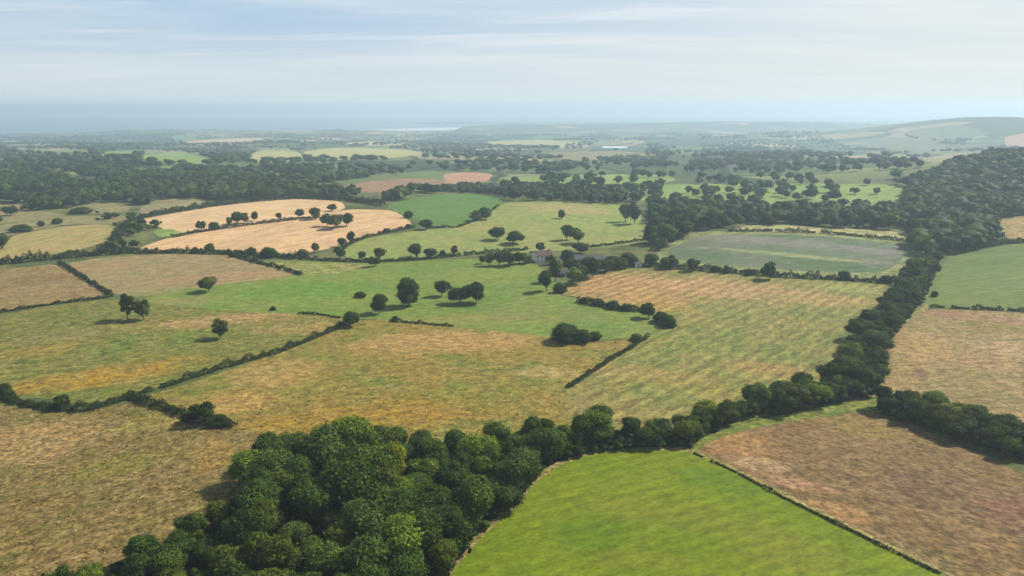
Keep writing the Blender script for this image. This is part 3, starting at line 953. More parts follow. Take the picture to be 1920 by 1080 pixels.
def belt(poly, spacing, hrange, wk, what, start, group, sort_key, darker=1.0, kinds=('round',)):
    pts = poisson(poly, spacing, 0)
    qx, qy = to_px(pts)
    o_ = np.argsort(sort_key(qx, qy))
    j = 0
    for i in o_:
        P = pts[i]
        tn, tt = pick_tint()
        h = random.uniform(*hrange)
        tx, ty = to_px(P + np.array([-h * .3, 0, h]))
        if tx > 1925 or tx < -10:
            continue
        j += 1
        tree(P, h, h * random.uniform(*wk), f'{tn} tree, {ordinal(j)} from {start} in {what}', random.choice(kinds), 'broadleaf_tree', 'tree', group,
             tuple(c * darker for c in tt))


belt([(1300, 822), (1340, 802), (1420, 780), (1530, 761), (1628, 744), (1640, 712), (1560, 722), (1450, 754), (1350, 784), (1296, 804)], 4.9, (6.5, 11), (0.9, 1.35),
     'the curved belt above the verge', 'the wood', 'trees of the curved belt', lambda x, y: x, 0.85)
belt([(1646, 778), (1668, 758), (1700, 756), (1800, 786), (1930, 828), (2010, 850), (2010, 912), (1930, 872), (1850, 844), (1740, 804)], 4.7, (5.5, 9.5), (0.95, 1.4),
     'the thicket behind the stubble field', 'the gap', 'trees of the thicket behind the stubble', lambda x, y: x, 0.7)
belt([(1572, 722), (1580, 672), (1600, 640), (1650, 600), (1678, 570), (1690, 534), (1710, 500), (1728, 474), (1758, 480), (1742, 520), (1722, 556), (1712, 580), (1690, 606),
      (1650, 648), (1640, 700), (1640, 724)], 6.6, (5.5, 11.5), (0.85, 1.25), 'the tree-lined lane uphill', 'the gap', 'trees along the lane', lambda x, y: -y, 0.85)

# --- lone trees and bushes: base pixel, height and width in photo pixels
LONE = [
    (392, 546, 31, 40, 'round', 'olive round tree alone on the tan field left of the green pasture', 2),
    (240, 600, 54, 36, 'open', 'taller open-crowned tree of the pair by the hedge corner', 0),
    (268, 600, 42, 34, 'open', 'shorter leaning open-crowned tree of the pair by the hedge corner', 2),
    (414, 634, 38, 36, 'open', 'lone open-crowned tree in the rough green and gold field', 2),
    (657, 610, 30, 34, 'round', 'dark bushy tree at the top end of the long diagonal hedge', 0),
    (710, 588, 38, 36, 'round', 'round dark oak nearest the diagonal hedge on the green pasture', 0),
    (765, 574, 54, 36, 'tall', 'tall two-tiered dark tree on the green pasture', 0),
    (829, 555, 32, 28, 'round', 'small round tree between the tall tree and the oak pair', 0),
    (864, 568, 36, 36, 'round', 'left dark oak of the touching pair on the green pasture', 0),
    (892, 566, 41, 42, 'round', 'right dark oak of the touching pair on the green pasture', 0),
    (676, 557, 11, 24, 'bush', 'low bush alone on the green pasture left of the oaks', 0),
    (742, 602, 11, 14, 'bush', 'small dark bush on the edge of the golden field', 0),
    (512, 582, 9, 12, 'bush', 'tiny bush on the boundary below the green pasture', 0),
    (1060, 640, 36, 56, 'bush', 'largest dark bush of the thicket on the pasture edge', 0),
    (1092, 640, 24, 44, 'bush', 'middle bush of the thicket on the pasture edge', 0),
    (1116, 636, 16, 30, 'bush', 'smallest bush of the thicket on the pasture edge', 4),
    (1216, 596, 32, 28, 'round', 'tallest dark tree of the three at the bend of the mown field', 0),
    (1238, 604, 22, 32, 'bush', 'middle bush of the three at the bend of the mown field', 0),
    (1252, 612, 24, 32, 'bush', 'right bush of the three at the bend of the mown field', 4),
    (382, 794, 44, 52, 'open', 'ragged tree growing out of the short hedge at the lower left', 0),
    (355, 790, 22, 30, 'bush', 'low bush left of the ragged tree in the short hedge', 0),
    (410, 798, 24, 38, 'bush', 'low bush right of the ragged tree in the short hedge', 0),
    (120, 766, 30, 34, 'open', 'spindly tree standing in the dark lower-left hedge', 3),
    (6, 746, 30, 34, 'bush', 'bush at the left end of the dark lower-left hedge', 0),
    (1443, 524, 37, 29, 'round', 'tallest tree in the hedge below the bean field', 0),
    (1300, 508, 26, 26, 'round', 'round tree in the hedge left of the tallest hedge tree', 0),
    (1252, 502, 26, 30, 'round', 'dark tree at the left corner of the bean field', 0),
    (1222, 498, 24, 30, 'round', 'leftmost tree of the hedge below the bean field', 4),
    (1340, 510, 14, 18, 'bush', 'small bush in the hedge left of its tallest tree', 0),
    (1362, 512, 16, 16, 'bush', 'pointed bush in the hedge left of its tallest tree', 4),
    (1405, 516, 14, 16, 'bush', 'bush just left of the tallest hedge tree', 0),
    (1582, 524, 18, 22, 'bush', 'bush near the lane end of the hedge below the bean field', 0),
    (1660, 530, 16, 22, 'bush', 'bush where the bean field hedge meets the lane', 4),
    (1053, 410, 17, 10, 'tall', 'single slim tree on the far yellow-green pasture', 0),
    (1062, 450, 30, 28, 'round', 'left tree of the dark pair on the far pasture', 0),
    (1084, 456, 30, 32, 'round', 'right tree of the dark pair on the far pasture', 3),
    (934, 450, 26, 30, 'round', 'left tree of the clump beyond the farm', 0),
    (962, 457, 26, 38, 'round', 'right tree of the clump beyond the farm', 0),
    (894, 414, 20, 24, 'round', 'left tree of the dark clump on the deep green field', 3),
    (912, 412, 24, 28, 'round', 'right tree of the dark clump on the deep green field', 0),
    (782, 483, 28, 34, 'round', 'larger round tree on the hedge between two pastures', 0),
    (806, 484, 20, 22, 'round', 'smaller round tree beside it on the pasture hedge', 0),
    (830, 480, 12, 14, 'bush', 'bush on the pasture hedge right of the round trees', 4),
    (852, 476, 16, 12, 'tall', 'upright little tree on the pasture hedge', 2),
    (712, 486, 24, 22, 'round', 'olive tree above the fork in the pasture hedge', 2),
    (702, 500, 22, 18, 'round', 'dark tree just below the pasture hedge', 0),
    (678, 488, 18, 16, 'round', 'small dark tree on the hedge left of the fork', 0),
    (640, 484, 24, 26, 'round', 'dark tree where the gold stubble meets the pasture hedge', 0),
    (658, 456, 24, 18, 'round', 'taller dark tree at the right corner of the gold stubble', 0),
    (640, 462, 18, 16, 'round', 'shorter dark tree at the right corner of the gold stubble', 0),
    (590, 474, 20, 14, 'round', 'upright tree on the lower edge of the gold stubble', 2),
    (568, 482, 16, 24, 'bush', 'olive bush under the gold stubble', 2),
    (505, 482, 20, 34, 'bush', 'wide dark bush on the lower edge of the gold stubble', 0),
    (472, 476, 14, 18, 'bush', 'round bush left of the wide dark bush', 0),
    (396, 472, 18, 18, 'round', 'small tree at the lower left of the gold stubble', 2),
    (366, 474, 12, 14, 'bush', 'bush left of the small tree below the gold stubble', 0),
    (436, 482, 12, 14, 'bush', 'bush at the top of the short straight hedge', 0),
    (378, 433, 22, 16, 'round', 'leftmost tree in the line across the gold stubble', 0),
    (402, 430, 15, 20, 'bush', 'low bushy tree second in the line across the gold stubble', 0),
    (429, 424, 18, 14, 'round', 'third tree in the line across the gold stubble', 0),
    (446, 420, 24, 20, 'round', 'tallest tree in the left half of the stubble line', 0),
    (461, 418, 20, 18, 'round', 'grey-green tree beside the tallest in the stubble line', 3),
    (477, 414, 18, 16, 'round', 'dark tree right of the grey-green one in the stubble line', 0),
    (522, 411, 13, 12, 'round', 'small separate tree in the middle of the stubble line', 0),
    (561, 408, 18, 16, 'round', 'round dark tree left of the copse in the gold stubble', 0),
    (592, 412, 24, 24, 'round', 'left tree of the copse in the gold stubble', 0),
    (614, 424, 26, 20, 'round', 'green tree in the middle of the copse in the gold stubble', 4),
    (624, 396, 14, 18, 'round', 'rear tree of the copse in the gold stubble', 0),
    (632, 428, 30, 28, 'round', 'front tree of the copse in the gold stubble', 3),
    (650, 424, 26, 24, 'round', 'right tree of the copse in the gold stubble', 0),
    (800, 430, 20, 22, 'round', 'tree at the right tip of the gold stubble', 0),
    (766, 408, 14, 18, 'bush', 'bush between the gold stubble and deep green field', 0),
    (724, 436, 9, 14, 'bush', 'bush on the hedge below the right tip of the stubble', 0),
    (766, 428, 9, 14, 'bush', 'bush on the hedge just before the stubble tip', 0),
    (1024, 546, 42, 34, 'round', 'dark tree at the left corner of the orange end of the mown field', 0),
    (1042, 528, 44, 26, 'round', 'tall dark tree in front of the farm roofs', 3),
    (1060, 500, 34, 26, 'round', 'dark tree right of the white farmhouse', 0),
    (1076, 532, 34, 28, 'round', 'light green tree before the farm thicket', 5),
    (1098, 524, 28, 24, 'round', 'olive tree in the middle of the farm thicket', 2),
    (1112, 520, 40, 30, 'round', 'tallest tree at the right of the farm thicket', 0),
    (1136, 510, 26, 32, 'round', 'dark tree beside the tallest of the farm thicket', 3),
    (1162, 504, 22, 32, 'bush', 'grey bush on the right of the farm', 3),
    (1186, 498, 20, 24, 'bush', 'dark bush at the right end of the farm', 0),
    (1088, 476, 22, 36, 'round', 'dark tree behind the slate barn', 0),
    (1015, 472, 18, 18, 'round', 'tree behind the white farmhouse', 0),
    (1108, 500, 20, 26, 'round', 'tree in front of the middle of the slate barn', 3),
    (1128, 502, 18, 24, 'round', 'olive tree against the shorter grey barn', 2),
    (1070, 512, 30, 28, 'round', 'dark tree between the farmhouse and the slate barn', 0),
    (1150, 496, 18, 30, 'bush', 'wide bush behind the right of the farm', 0),
    (1176, 488, 16, 26, 'bush', 'bush at the back right of the farm', 3),
    (1034, 496, 20, 16, 'round', 'small tree at the right wall of the farmhouse', 4),
    (1050, 548, 20, 26, 'bush', 'bush at the foot of the farm trees by the orange end of the mown field', 4),
    (988, 494, 18, 20, 'round', 'tree between the windbreak and the white outbuilding', 2),
    (918, 498, 26, 22, 'round', 'left tree of the farm windbreak', 2),
    (936, 498, 28, 28, 'round', 'second tree of the farm windbreak', 0),
    (956, 498, 28, 30, 'round', 'third tree of the farm windbreak', 0),
    (974, 494, 24, 26, 'round', 'right tree of the farm windbreak', 0),
    (904, 494, 16, 12, 'round', 'small separate tree left of the farm windbreak', 0),
    (1120, 572, 14, 24, 'bush', 'left bush in the hedge under the orange end of the mown field', 0),
    (1150, 578, 16, 26, 'bush', 'middle bush in the hedge under the orange end of the mown field', 0),
    (1094, 568, 12, 18, 'bush', 'leftmost little bush under the orange end of the mown field', 0),
    (1174, 582, 14, 22, 'bush', 'right bush in the hedge under the orange end of the mown field', 4),
    (1194, 638, 14, 26, 'bush', 'bush at the top of the broken diagonal hedge', 2),
    (1172, 416, 36, 28, 'round', 'left tree of the tall dark clump on the far pasture edge', 3),
    (1190, 420, 42, 30, 'round', 'right tree of the tall dark clump on the far pasture edge', 0),
    (4, 466, 30, 42, 'round', 'big dark tree at the left edge by the oval straw field', 0),
    (20, 404, 18, 26, 'round', 'dark tree standing in the dull tan paddock', 0),
    (40, 434, 14, 40, 'bush', 'long low bush above the oval straw field', 0),
    (78, 424, 11, 16, 'bush', 'small bush above the oval straw field', 0),
    (108, 420, 12, 18, 'bush', 'bush at the top of the oval straw field', 4),
    (206, 410, 14, 24, 'round', 'bushy tree between the two dull fields', 3),
    (150, 400, 12, 40, 'bush', 'wide dark bush among the dull fields', 3),
    (1752, 556, 12, 12, 'bush', 'little bush at the lane side of the olive field', 0),
]
FACT = {'round': 1.0, 'tall': 1.0, 'bush': 1.0, 'open': 1.0}
for (x, y, hp, wp, kd, lb, ti) in LONE:
    P = unproj(x, y)
    d = float(depth_of(P))
    t = TINTS[ti][1]
    nm, ct = ('bush', 'bush') if kd == 'bush' else ('broadleaf_tree', 'tree')
    tree(P, hp * d / FPX * 0.98, wp * d / FPX * 0.97, lb, kd, nm, ct, 'bushes in and between the fields' if kd == 'bush' else 'trees in and between the fields',
         t, hi=(wp > 30), variant=random.randrange(8))

# ------------------------------------------------------------------ hedges
HEDGES = [
    ([(-40, 738), (0, 748), (60, 762), (110, 768), (165, 770), (205, 758), (236, 748)], 2.6, 2.6, 'thick dark hedge along the top of the lower-left rough field'),
    ([(240, 746), (290, 760), (335, 776), (390, 794), (440, 802)], 2.6, 2.6, 'short thick hedge running from the hedge corner to the ragged tree'),
    ([(236, 746), (300, 728), (350, 712), (420, 690), (520, 662), (600, 630), (655, 606)], 2.2, 2.2, 'long diagonal hedge between the rough and golden fields'),
    ([(-40, 592), (0, 586), (100, 571), (160, 564), (212, 556)], 1.6, 1.6, 'thin hedge below the tan rough field at the far left'),
    ([(112, 494), (135, 508), (160, 524), (208, 553)], 2.0, 2.0, 'slanting hedge between the two tan fields'),
    ([(430, 477), (470, 490), (520, 502), (566, 516)], 2.2, 2.2, 'short straight dark hedge slanting into the green pasture'),
    ([(-40, 502), (0, 496), (60, 490), (120, 484), (190, 478), (240, 474)], 5.0, 5.0, 'tall ragged hedgerow below the oval straw field'),
    ([(190, 476), (214, 458), (226, 436), (244, 424)], 5.0, 6.0, 'tall scrubby hedgerow curving round the oval straw field'),
    ([(236, 474), (290, 474), (360, 475), (430, 477), (500, 482), (560, 485)], 3.5, 3.5, 'hedgerow along the bottom of the gold stubble'),
    ([(560, 486), (630, 490), (700, 492), (780, 488), (860, 480), (930, 474), (990, 468)], 2.4, 2.4, 'hedge between the two green pastures'),
    ([(640, 470), (662, 454), (690, 444), (740, 434), (778, 426)], 2.6, 2.6, 'hedge along the right edge of the gold stubble'),
    ([(1064, 728), (1100, 704), (1140, 678), (1180, 654), (1214, 632)], 1.5, 1.7, 'broken low hedge running diagonally below the bend'),
    ([(1084, 566), (1120, 573), (1160, 581), (1200, 584)], 3.2, 3.0, 'bushy hedge under the orange end of the mown field'),
    ([(1206, 497), (1300, 506), (1380, 512), (1450, 519), (1560, 524), (1680, 532)], 3.4, 3.0, 'long hedge below the grey-green bean field'),
    ([(1366, 434), (1440, 434), (1540, 437), (1640, 446), (1712, 454)], 2.4, 2.4, 'dark hedge behind the grey-green bean field'),
    ([(244, 414), (320, 400), (400, 387), (480, 378), (560, 372), (640, 375), (720, 386)], 5.0, 6.0, 'dark hedge along the top of the gold stubble'),
    ([(310, 448), (370, 436), (450, 424), (560, 411), (610, 408)], 2.2, 3.0, 'low hedge crossing the gold stubble under the line of trees'),
    ([(1744, 575), (1800, 579), (1870, 582), (1960, 586)], 1.8, 2.0, 'low hedge between the olive and brown fields'),
    ([(1086, 466), (1140, 460), (1190, 453), (1225, 448)], 2.0, 2.0, 'thin hedge behind the farm on the far pasture'),
    ([(730, 603), (780, 606), (850, 612)], 1.2, 1.6, 'low strip of scrub on the edge of the golden field'),
    ([(560, 588), (600, 590), (640, 597)], 0.9, 1.4, 'faint low hedge between the pasture and the rough field'),
    ([(1300, 850), (1370, 881), (1480, 939), (1560, 978), (1640, 1017), (1720, 1056), (1810, 1100)], 0.65, 0.7, 'low gappy hedge dividing the bright pasture from brown stubble'),
    ([(1780, 478), (1830, 466), (1885, 456), (1960, 452)], 4.0, 5.0, 'shrubby hedge along the top of the olive field'),
    ([(800, 428), (860, 426), (905, 408), (935, 385)], 1.6, 2.0, 'thin hedge round the right side of the deep green field'),
]


def hedge(px_line, h, w, label):
    w = w * 1.25
    pl = np.array(px_line, float)
    seg = []
    for a, b in zip(pl[:-1], pl[1:]):
        n = max(2, int(np.linalg.norm(b - a) / 8))
        seg.append(a + (b - a) * np.linspace(0, 1, n, endpoint=False)[:, None])
    seg.append(pl[-1:])
    q = np.concatenate(seg)
    g3 = unproj(q[:, 0], q[:, 1])
    d = np.linalg.norm(np.diff(g3[:, :2], axis=0), axis=1)
    cum = np.concatenate([[0], np.cumsum(d)])
    L = cum[-1]
    dist = float(depth_of(g3.mean(0)))
    leaf = max(0.2, 0.00085 * dist)
    n = int(min(26000, L * (h * 2 + w) / (leaf * leaf) * 0.75))
    s = rng.uniform(0, L, n)
    x = np.interp(s, cum, g3[:, 0]); y = np.interp(s, cum, g3[:, 1])
    # uneven height and width along the hedge, gaps included
    kn = int(L / 2.2) + 4
    hv = np.interp(s, np.linspace(0, L, kn), np.clip(rng.normal(0.95, 0.36, kn) + (rng.uniform(0, 1, kn) > 0.9) * 0.7, 0.4, 2.2))
    kg = int(L / 5) + 4
    gapv = np.interp(s, np.linspace(0, L, kg), rng.uniform(0, 1, kg))
    wob = np.interp(s, np.linspace(0, L, kn), rng.normal(0, 0.3, kn))
    i = np.clip(np.searchsorted(cum, s) - 1, 0, len(d) - 1)
    tx = (g3[i + 1, 0] - g3[i, 0]) / np.maximum(d[i], 1e-6); ty = (g3[i + 1, 1] - g3[i, 1]) / np.maximum(d[i], 1e-6)
    th = rng.uniform(0, math.pi, n)
    rad = np.sqrt(rng.uniform(0.25, 1, n))
    across = np.cos(th) * rad * w * 0.55 + wob * w * 0.25
    up = np.sin(th) ** 0.7 * rad * h * hv
    P = np.stack([x - ty * across, y + tx * across, np.zeros(n)], 1)
    P[:, 2] = H(P[:, 0], P[:, 1]) + up
    N = np.stack([-ty * np.cos(th), tx * np.cos(th), np.sin(th) + 0.2], 1)
    if h < 1.8:
        ok = gapv > 0.16
    else:
        ok = gapv > 0.07
    P, N = P[ok], N[ok]
    v, qd = leaves(P, N, leaf, 0.8)
    o3 = P.mean(0); o3[2] = H(o3[0], o3[1])
    tone = np.repeat(np.clip(rng.normal(0.4, 0.25, len(P)), 0, 1), 4)
    ob = link('hedge', mesh_np('hedge', v - o3, qd, M_HEDGE, tone))
    ob.location = o3
    t = random.uniform(0.75, 1.05)
    ob.color = (t, t, t, 1)
    tag(ob, label, 'hedge', 'hedges between the fields')


for hd in HEDGES:
    hedge(*hd)


# ------------------------------------------------------------------ tussocky grass on the rough fields
M_TUSSOCK = leaf_mat('tussock_grass', (92, 92, 42), (176, 146, 88), 0.2)


def tussocks(label, key, spacing, h, tint=(1, 1, 1), limit=310):
    poly = next(f for f in FIELDS if f[1] == key)
    p = densify(chaikin(poly[2], poly[4]), 14.0)
    p = p[(p[:, 1] < 1290)]
    gp = unproj(p[:, 0], p[:, 1])[:, :2]
    lo, hi = gp.min(0), gp.max(0)
    n = int((hi - lo).prod() / spacing ** 2)
    q = rng.uniform(lo, hi, (min(n, 260000), 2))
    q = q[inside(gp, q[:, 0], q[:, 1])]
    q = np.column_stack([q, H(q[:, 0], q[:, 1])])
    a, b = to_px(q)
    dd = depth_of(q)
    cl = np.sin(q[:, 0] * 0.21 + 2 * np.sin(q[:, 1] * 0.13)) * np.cos(q[:, 1] * 0.17 + 1.5 * np.sin(q[:, 0] * 0.11))
    q = q[(a > -60) & (a < 1980) & (b < 1100) & (dd < limit) & (cl + rng.normal(0, 0.8, len(q)) > 0.1)]
    n = len(q)
    nb = 4
    th = rng.uniform(0, 6.28, (n, nb))
    hh = h * 0.5 * rng.uniform(0.4, 1.5, (n, 1)) * rng.uniform(0.7, 1.2, (n, nb))
    ww = h * rng.uniform(0.5, 1.5, (n, 1)) * rng.uniform(0.7, 1.3, (n, nb))
    dx_, dy_ = np.cos(th), np.sin(th)
    B = q[:, None, :]
    zero = np.zeros_like(th)
    side = np.stack([-dy_ * ww, dx_ * ww, zero], -1)
    outw = np.stack([dx_ * ww * 0.9, dy_ * ww * 0.9, hh], -1)
    inw = np.stack([dx_ * ww * 0.1, dy_ * ww * 0.1, zero - 0.05], -1)
    v = np.stack([B + inw - side * 0.5, B + inw + side * 0.5, B + outw + side * 0.35, B + outw - side * 0.35], 2).reshape(-1, 3)
    t = np.repeat(np.clip(rng.normal(0.45, 0.3, n), 0, 1), nb * 4)
    o3 = q.mean(0)
    ob = link('tussock_grass', mesh_np('tussock_grass', v - o3, np.arange(4 * n * nb).reshape(-1, 4), M_TUSSOCK, t))
    ob.location = o3
    ob.color = (*tint, 1)
    tag(ob, label, 'grass', kind='stuff')


tussocks('tussocks of straw-coloured grass on the lower-left field', 'gold-brown rough field at the lower left', 1.5, 0.42, (0.86, 0.82, 0.74))
tussocks('tussocks of golden grass on the centre field', 'golden rough field in the centre', 2.1, 0.4, (0.92, 0.86, 0.76), 290)

# ------------------------------------------------------------------ woods too many to count
def mass(name, label, pts, hr, wr, tints, leafn=26, leaf=0.17, clump=None, tall=0.0):
    """one object: a wood of many small crowns, lumpy and leafy"""
    n = len(pts)
    iv, it = ICO1 if leafn else (ICO_V, ICO_F)
    h = rng.uniform(*hr, n); w = h * rng.uniform(*wr, n)
    tn = (0.1 + 0.65 * rng.beta(1.0, 1.4, n))
    nv = len(iv)
    rr = rng.uniform(0.6, 1.3, (n, nv, 1))
    Vc = iv[None] * rr
    Vc = Vc * np.stack([w * 0.5, w * 0.5, h * 0.42], 1)[:, None, :]
    Vc[:, :, 2] += (h * 0.58)[:, None]
    Vc += pts[:, None, :]
    V = [Vc.reshape(-1, 3)]
    TR = (it[None] + (np.arange(n) * nv)[:, None, None]).reshape(-1, 3)
    T = [np.repeat(np.clip(tn + 0, 0, 1) * 0.6, nv)]
    Q = None
    if leafn:
        d = unit(n * leafn).reshape(n, leafn, 3)
        d[:, :, 2] = np.abs(d[:, :, 2]) * 1.0 - 0.25
        c = d * np.stack([w * 0.55, w * 0.55, h * 0.46], 1)[:, None, :] * rng.uniform(0.8, 1.15, (n, leafn, 1))
        c[:, :, 2] += (h * 0.58)[:, None]
        c += pts[:, None, :]
        sz = np.repeat(w * leaf, leafn)
        v, q = leaves(c.reshape(-1, 3), d.reshape(-1, 3), 1.0, 0.6)
        v = (v.reshape(-1, 4, 3) - c.reshape(-1, 1, 3)) * sz[:, None, None] + c.reshape(-1, 1, 3)
        Q = q + n * nv
        V.append(v.reshape(-1, 3))
        T.append(np.repeat(np.clip(np.repeat(tn, leafn) * 0.8 + rng.normal(0.1, 0.15, n * leafn), 0, 1), 4))
    me = mesh_np(name, np.concatenate(V), Q, M_LEAF, np.concatenate(T), tris=TR)
    ob = link(name, me)
    ob.color = (*tints, 1)
    tag(ob, label, 'woodland', kind='stuff')
    return ob


def clear_of(pts, names=True):
    """drop points that fall inside a field"""
    x, y = to_px(pts)
    ok = np.ones(len(pts), bool)
    for (nm, lb, poly, mt, sm) in FIELDS:
        if nm == 'field':
            ok &= ~inside(chaikin(poly, sm), x, y)
    return pts[ok]


def cluster_plain(pts):
    a = np.concatenate([cluster(pts[pts[:, 0] < 150], 130, -0.02)])
    b = cluster(pts[pts[:, 0] >= 150], 120, 0.45)
    return np.concatenate([a, b])


def cluster(pts, scale, thr):
    x, y = pts[:, 0] / scale, pts[:, 1] / scale
    v = np.sin(x * 1.3 + 2 * np.sin(y * 0.7)) * np.cos(y * 1.1 + 1.7 * np.sin(x * 0.6)) + 0.5 * np.sin(x * 2.9 + y * 2.1) * np.sin(y * 3.1 - x)
    return pts[v > thr]


ug = poisson([(470, 925), (512, 868), (700, 852), (860, 846), (950, 834), (1130, 816), (1296, 812), (1296, 838), (1180, 841), (1106, 849), (1036, 872), (990, 907), (962, 946), (893, 1004),
              (830, 1080), (740, 1190), (300, 1200), (30, 1190), (70, 1105), (200, 1070), (335, 1030), (425, 970)], 2.6, 0)
und = mass('undergrowth', 'dark undergrowth filling the gaps between the trees of the foreground wood', ug, (1.2, 3.4), (0.9, 1.6), (0.62, 0.72, 0.6), 30, 0.16)
ug2 = poisson([(1300, 824), (1340, 804), (1420, 781), (1530, 762), (1630, 745), (1646, 712), (1655, 650), (1700, 600), (1735, 560), (1760, 490), (1720, 480), (1690, 530), (1600, 640), (1572, 722), (1450, 754), (1296, 804)], 3.0, 0)
mass('undergrowth', 'dark scrub under the trees of the curved belt and lane', ug2, (1.2, 3.6), (0.9, 1.6), (0.6, 0.7, 0.6), 26, 0.16)
ug3 = poisson([(1648, 776), (1670, 758), (1700, 757), (1800, 788), (1930, 830), (2010, 852), (2010, 910), (1930, 870), (1850, 842), (1740, 803)], 2.6, 0)
mass('undergrowth', 'dark thorny scrub filling the thicket behind the stubble field', ug3, (1.6, 4.5), (0.9, 1.5), (0.6, 0.7, 0.6), 30, 0.16)
hill = poisson([(1726, 478), (1716, 440), (1700, 410), (1700, 372), (1730, 340), (1790, 312), (1860, 296), (2000, 290), (2100, 300), (2100, 420), (1930, 402), (1860, 412), (1836, 424), (1870, 448), (1800, 470)], 8.5, 0)
mass('woodland', 'dark wood climbing the hillside on the right', hill, (7, 15), (0.95, 1.6), (0.8, 0.88, 0.8), 36, 0.15)
lw = poisson([(-150, 398), (60, 396), (120, 392), (200, 380), (262, 386), (330, 372), (420, 376), (560, 370), (660, 374), (730, 378), (800, 366), (840, 356), (770, 358), (690, 366), (600, 360), (560, 350), (640, 338), (700, 332),
              (600, 318), (470, 326), (330, 316), (200, 312), (60, 314), (-150, 316)], 10.0, 0)
mass('woodland', 'broad dark wood stretching across the left middle distance', cluster(clear_of(lw), 70, -0.42), (7, 14), (0.9, 1.5), (0.72, 0.86, 0.86), 22, 0.19)
vw = poisson([(1212, 452), (1210, 440), (1222, 414), (1222, 396), (1262, 388), (1330, 396), (1440, 396), (1560, 398), (1700, 402), (1714, 428), (1640, 432), (1500, 424), (1400, 424), (1320, 432), (1260, 452), (1238, 476)], 9.0, 0)
vw = clear_of(vw)
vw = vw[np.argsort(vw[:, 1])]
front, vw = vw[:18], vw[18:]
for j, P in enumerate(front[np.argsort(to_px(front)[0])]):
    tn2, tt = pick_tint()
    h = random.uniform(8, 16)
    tree(P, h, h * random.uniform(0.65, 1.05), f'{tn2} tree, {ordinal(j + 1)} from left along the front of the belt behind the bean field', random.choice(['round', 'round', 'tall']),
         'broadleaf_tree', 'tree', 'front trees of the belt behind the bean field', tuple(c * 0.8 for c in tt), hi=False)
mass('woodland', 'belt of dark trees behind the grey-green bean field', vw, (6, 15), (0.8, 1.4), (0.72, 0.85, 0.75), 34, 0.15)
rw = poisson([(930, 374), (945, 352), (1010, 354), (1060, 362), (1140, 360), (1168, 372), (1172, 384), (1090, 380), (1000, 378)], 12.0, 0)
mass('woodland', 'row of dark trees along the back of the far pasture', rw, (8, 13), (0.8, 1.2), (0.65, 0.78, 0.7), 26, 0.17)
sc_ = poisson([(-100, 396), (60, 392), (130, 402), (250, 398), (262, 410), (240, 416), (225, 424), (60, 426), (0, 442), (-100, 470)], 9.0, 0)
mass('scrub', 'loose scrub and bushes between the dull fields at the left', cluster(sc_, 30, 0.35), (2.5, 6), (0.9, 1.5), (0.75, 0.85, 0.78), 24, 0.18)
sc2 = poisson([(196, 472), (214, 456), (232, 430), (250, 418), (300, 424), (316, 440), (290, 448), (250, 466)], 7.0, 0)
mass('scrub', 'dark scrub in the corner left of the gold stubble', cluster(clear_of(sc2), 30, -0.5), (3, 7), (0.9, 1.4), (0.75, 0.9, 0.78), 24, 0.18)
bw = poisson([(830, 360), (860, 350), (920, 352), (945, 368), (890, 363)], 8.0, 0)
mass('woodland', 'dark strip of trees behind the deep green field', bw, (6, 9), (0.9, 1.3), (0.7, 0.82, 0.72), 24, 0.18)
pk = poisson([(930, 352), (1010, 334), (1260, 328), (1700, 346), (1700, 396), (1240, 392), (1170, 378)], 17.0, 0)
mass('woodland', 'scattered trees over the bright green parkland', cluster(pk, 34, 0.15), (8, 13), (0.9, 1.25), (0.72, 0.85, 0.75), 24, 0.18)
tn_ = poisson([(1000, 330), (1260, 322), (1500, 326), (1720, 338), (1760, 310), (1560, 290), (1250, 288), (1040, 310)], 16.0, 0)
mass('woodland', 'hazy trees round the village in the valley', cluster(tn_, 60, 0.22), (8, 14), (0.9, 1.3), (0.75, 0.88, 0.8), 14, 0.22)
pl = poisson([(-700, 318), (300, 316), (700, 330), (900, 322), (1000, 328), (1250, 300), (1700, 300), (1800, 286), (2300, 282), (2300, 262), (1600, 248), (900, 254), (600, 252), (330, 252), (0, 258), (-700, 264)], 26.0, 0)
pl = clear_of(pl)
qx, qy = to_px(pl)
pl = pl[~((np.abs(qx - 1152) < 60) & (qy > 272) & (qy < 300))]
mass('woodland', 'woods and hedgerow trees dotting the hazy plain to the coast', cluster_plain(pl), (8, 15), (1.2, 2.2), (0.75, 0.88, 0.8), 0)


# ------------------------------------------------------------------ buildings
def box(V, F, c, s, rz=0.0):
    b = len(V)
    x, y, z = s[0] / 2, s[1] / 2, s[2] / 2
    ca, sa = math.cos(rz), math.sin(rz)
    for dz in (-z, z):
        for (ax, ay) in ((-x, -y), (x, -y), (x, y), (-x, y)):
            V.append((c[0] + ax * ca - ay * sa, c[1] + ax * sa + ay * ca, c[2] + dz))
    for f in ((0, 3, 2, 1), (4, 5, 6, 7), (0, 1, 5, 4), (1, 2, 6, 5), (2, 3, 7, 6), (3, 0, 4, 7)):
        F.append(tuple(b + i for i in f))


def part(name, parent, mat, boxes=(), raw=None):
    V, F = [], []
    for b in boxes:
        box(V, F, *b)
    if raw:
        o_ = len(V)
        V += raw[0]; F += [tuple(o_ + i for i in f) for f in raw[1]]
    me = bpy.data.meshes.new(name)
    me.from_pydata(V, [], F)
    me.materials.append(mat)
    return link(name, me, parent)


